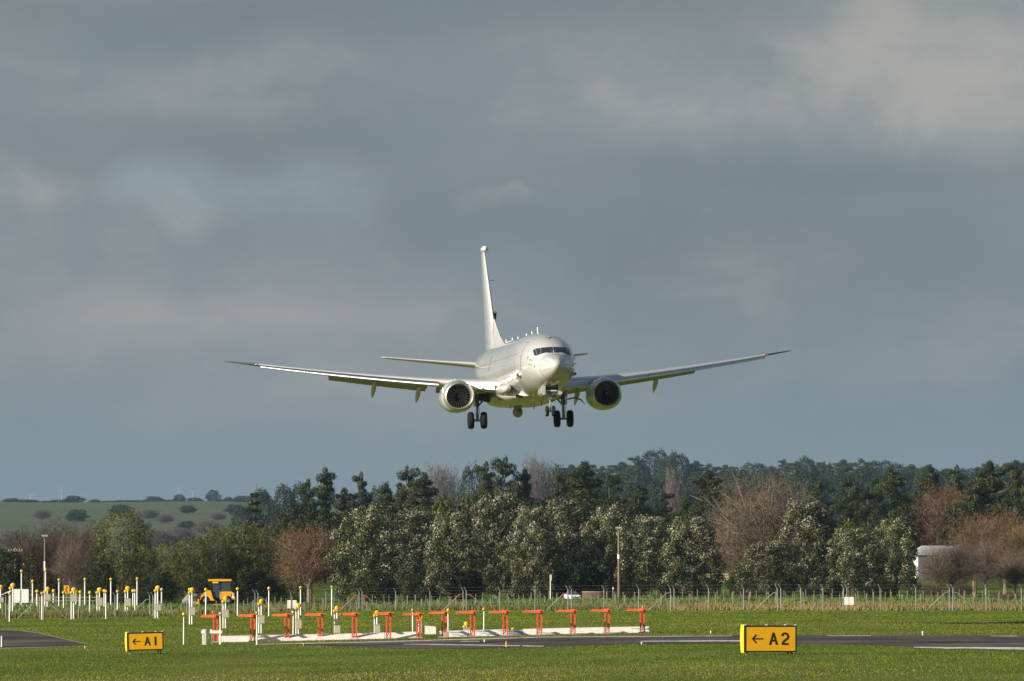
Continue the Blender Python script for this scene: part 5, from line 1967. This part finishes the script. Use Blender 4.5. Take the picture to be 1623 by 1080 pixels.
MB().box((0, -.84, 1.28), (.74, .05, .08)).box((.2, -.5, 1.2), (.1, .3, .06)).build('bay_frame', M['radome'], ng)

# ---- fin
rr_ = []
for z, lx, ch, t in ((1.2, 30.2, 7.0, .085), (1.95, 30.75, 6.45, .085), (4.0, 32.55, 5.05, .085), (6.5, 34.7, 3.55, .085), (8.6, 36.5, 2.25, .085), (8.95, 36.85, 1.9, .07)):
    rr_.append([Vector((v * ch, lx + u * ch, z)) for (u, v) in airfoil(12, t, 0)])
fin = MB().loft(rr_).build('fin', M['paint'], plane, 50)
rr_ = []
for x, zt, wd in ((26.2, 2.0, .02), (27.5, 2.28, .09), (29, 2.72, .17), (30.6, 3.35, .24), (32.1, 4.05, .24)):
    rr_.append([Vector((-wd, x, 1.75)), Vector((wd, x, 1.75)), Vector((wd * .35, x, zt - .08)), Vector((0, x, zt)), Vector((-wd * .35, x, zt - .08))])
MB().loft(rr_).build('dorsal_fin', M['paint'], plane, 40)
MB().lathe([(35.9, .02), (35.95, .12), (36.1, .19), (36.4, .21), (37.2, .21), (37.9, .12), (38.2, .02)], (0, 0, 9.05), 'Y', 20).build('tail_pod', M['radome'], fin, 60)
fm = MB()
fm.tube([(.20, 33.1, 4.55), (.19, 33.5, 4.10)], .11, 6).tube([(.17, 33.3, 4.0), (.2, 33.6, 3.65)], .07, 6)
fm.build('fin_marking', M['seal'], fin)
MB().tube([(-.02, 34.0, 6.75), (.30, 34.2, 6.78)], .02, 5).build('fin_probe', M['seal'], fin)

# ---- antennas and sensors
for x, h in ((9.3, .50), (12.2, .36), (15.0, .34), (19.4, .34), (22.4, .42), (25.8, .46)):
    y0 = .32 if x in (12.2, 19.4) else -.1
    z = 1.97
    ab = MB()
    ab.loft([[Vector((v * .24, x + u * .36 - .1 + dx_, zz)) for (u, v) in airfoil(6, .14, 0)] for dx_, zz in ((0, z - .03), (.14, z + h * .85))])
    ab.build('blade_antenna', M['white'], plane, 40)
MB().loft([[Vector((q * math.cos(a), x, 1.98 + .5 * q * math.sin(a))) for a in np.linspace(0, 2 * math.pi, 17)[:-1]] for x, q in ((21, .02), (21.3, .22), (22, .34), (23.5, .34), (24.3, .2), (24.6, .02))]).build('dome_fairing', M['radome'], plane, 60)
rm_ = MB()
for dx_ in (-.28, 0, .28):
    rm_.box((.12 + dx_, 3.75, fpoint(3.75, .1)[2] + .015), (.16, .05, .03))
rm_.tube([(-.1, 3.4, fpoint(3.4, 0)[2] + .01), (.18, 3.9, fpoint(3.9, .1)[2] + .03), (.42, 3.7, fpoint(3.7, .25)[2] + .02)], .02, 5)
rm_.build('roof_receptacle', M['seal'], plane)
for x, y, h in ((8.3, -.5, .20), (9.6, .3, .28), (10.8, -.2, .32), (12.8, .6, .22), (14.6, .35, .34), (17.0, -.9, .2), (23.0, .3, .3)):
    z = -1.98 if x < 11 else -2.36
    MB().loft([[Vector((y + v * .3, x + u * .3 + dx_, zz)) for (u, v) in airfoil(6, .16, 0)] for dx_, zz in ((0, z + .05), (.1, z - h))]).build('belly_antenna', M['seal'], plane)
tr_ = MB().tube([(0, 20.6, -2.2), (0, 20.6, -2.48)], .26, 20).ball((0, 20.6, -2.68), (.345, .345, .36), 24, 14).build('sensor_turret', M['greyp'], plane, 60)
MB().ball((.08, 20.30, -2.56), (.09, .05, .07)).build('sensor_lens', M['wglass'], tr_, 60)
MB().ball((.0, 14.0, -2.42), (.06, .10, .07)).build('beacon', M['amber'], plane, 60)
for sg in (-1,):
    MB().loft([[Vector((sg * 1.85 + q * math.cos(a), x, -1.45 + q * .9 * math.sin(a))) for a in np.linspace(0, 2 * math.pi, 17)[:-1]] for x, q in ((10.9, .12), (11.0, .22), (11.6, .34), (12.6, .42), (13.8, .44), (15, .3))]).build('air_intake', M['paint'], plane, 60)
for sg in (-1, 1):
    nc = MB()
    nc._add([Vector((sg * .95, 9.6, -2.03)), Vector((sg * 1.45, 9.9, -1.88)), Vector((sg * 1.35, 10.7, -2.05)), Vector((sg * .95, 10.7, -2.12))], [(0, 1, 2, 3)])
    nc.build('ram_air_inlet', M['gdark'], plane)

# ---------------------------------------------------------------- haze
hm = bpy.data.materials.new('haze')
hm.use_nodes = True
ht = NT(hm.node_tree)
ht.n.remove(ht.n['Principled BSDF'])
pv = ht.new('ShaderNodeVolumePrincipled')
pv.inputs['Color'].default_value = (.34, .55, .78, 1)
pv.inputs['Density'].default_value = 0.000026
pv.inputs['Anisotropy'].default_value = .0
ht.l.new(pv.outputs[0], ht.n['Material Output'].inputs['Volume'])
MB().box((0, 14000, 80), (70000, 33500, 184)).build('haze', hm)['kind'] = 'stuff'
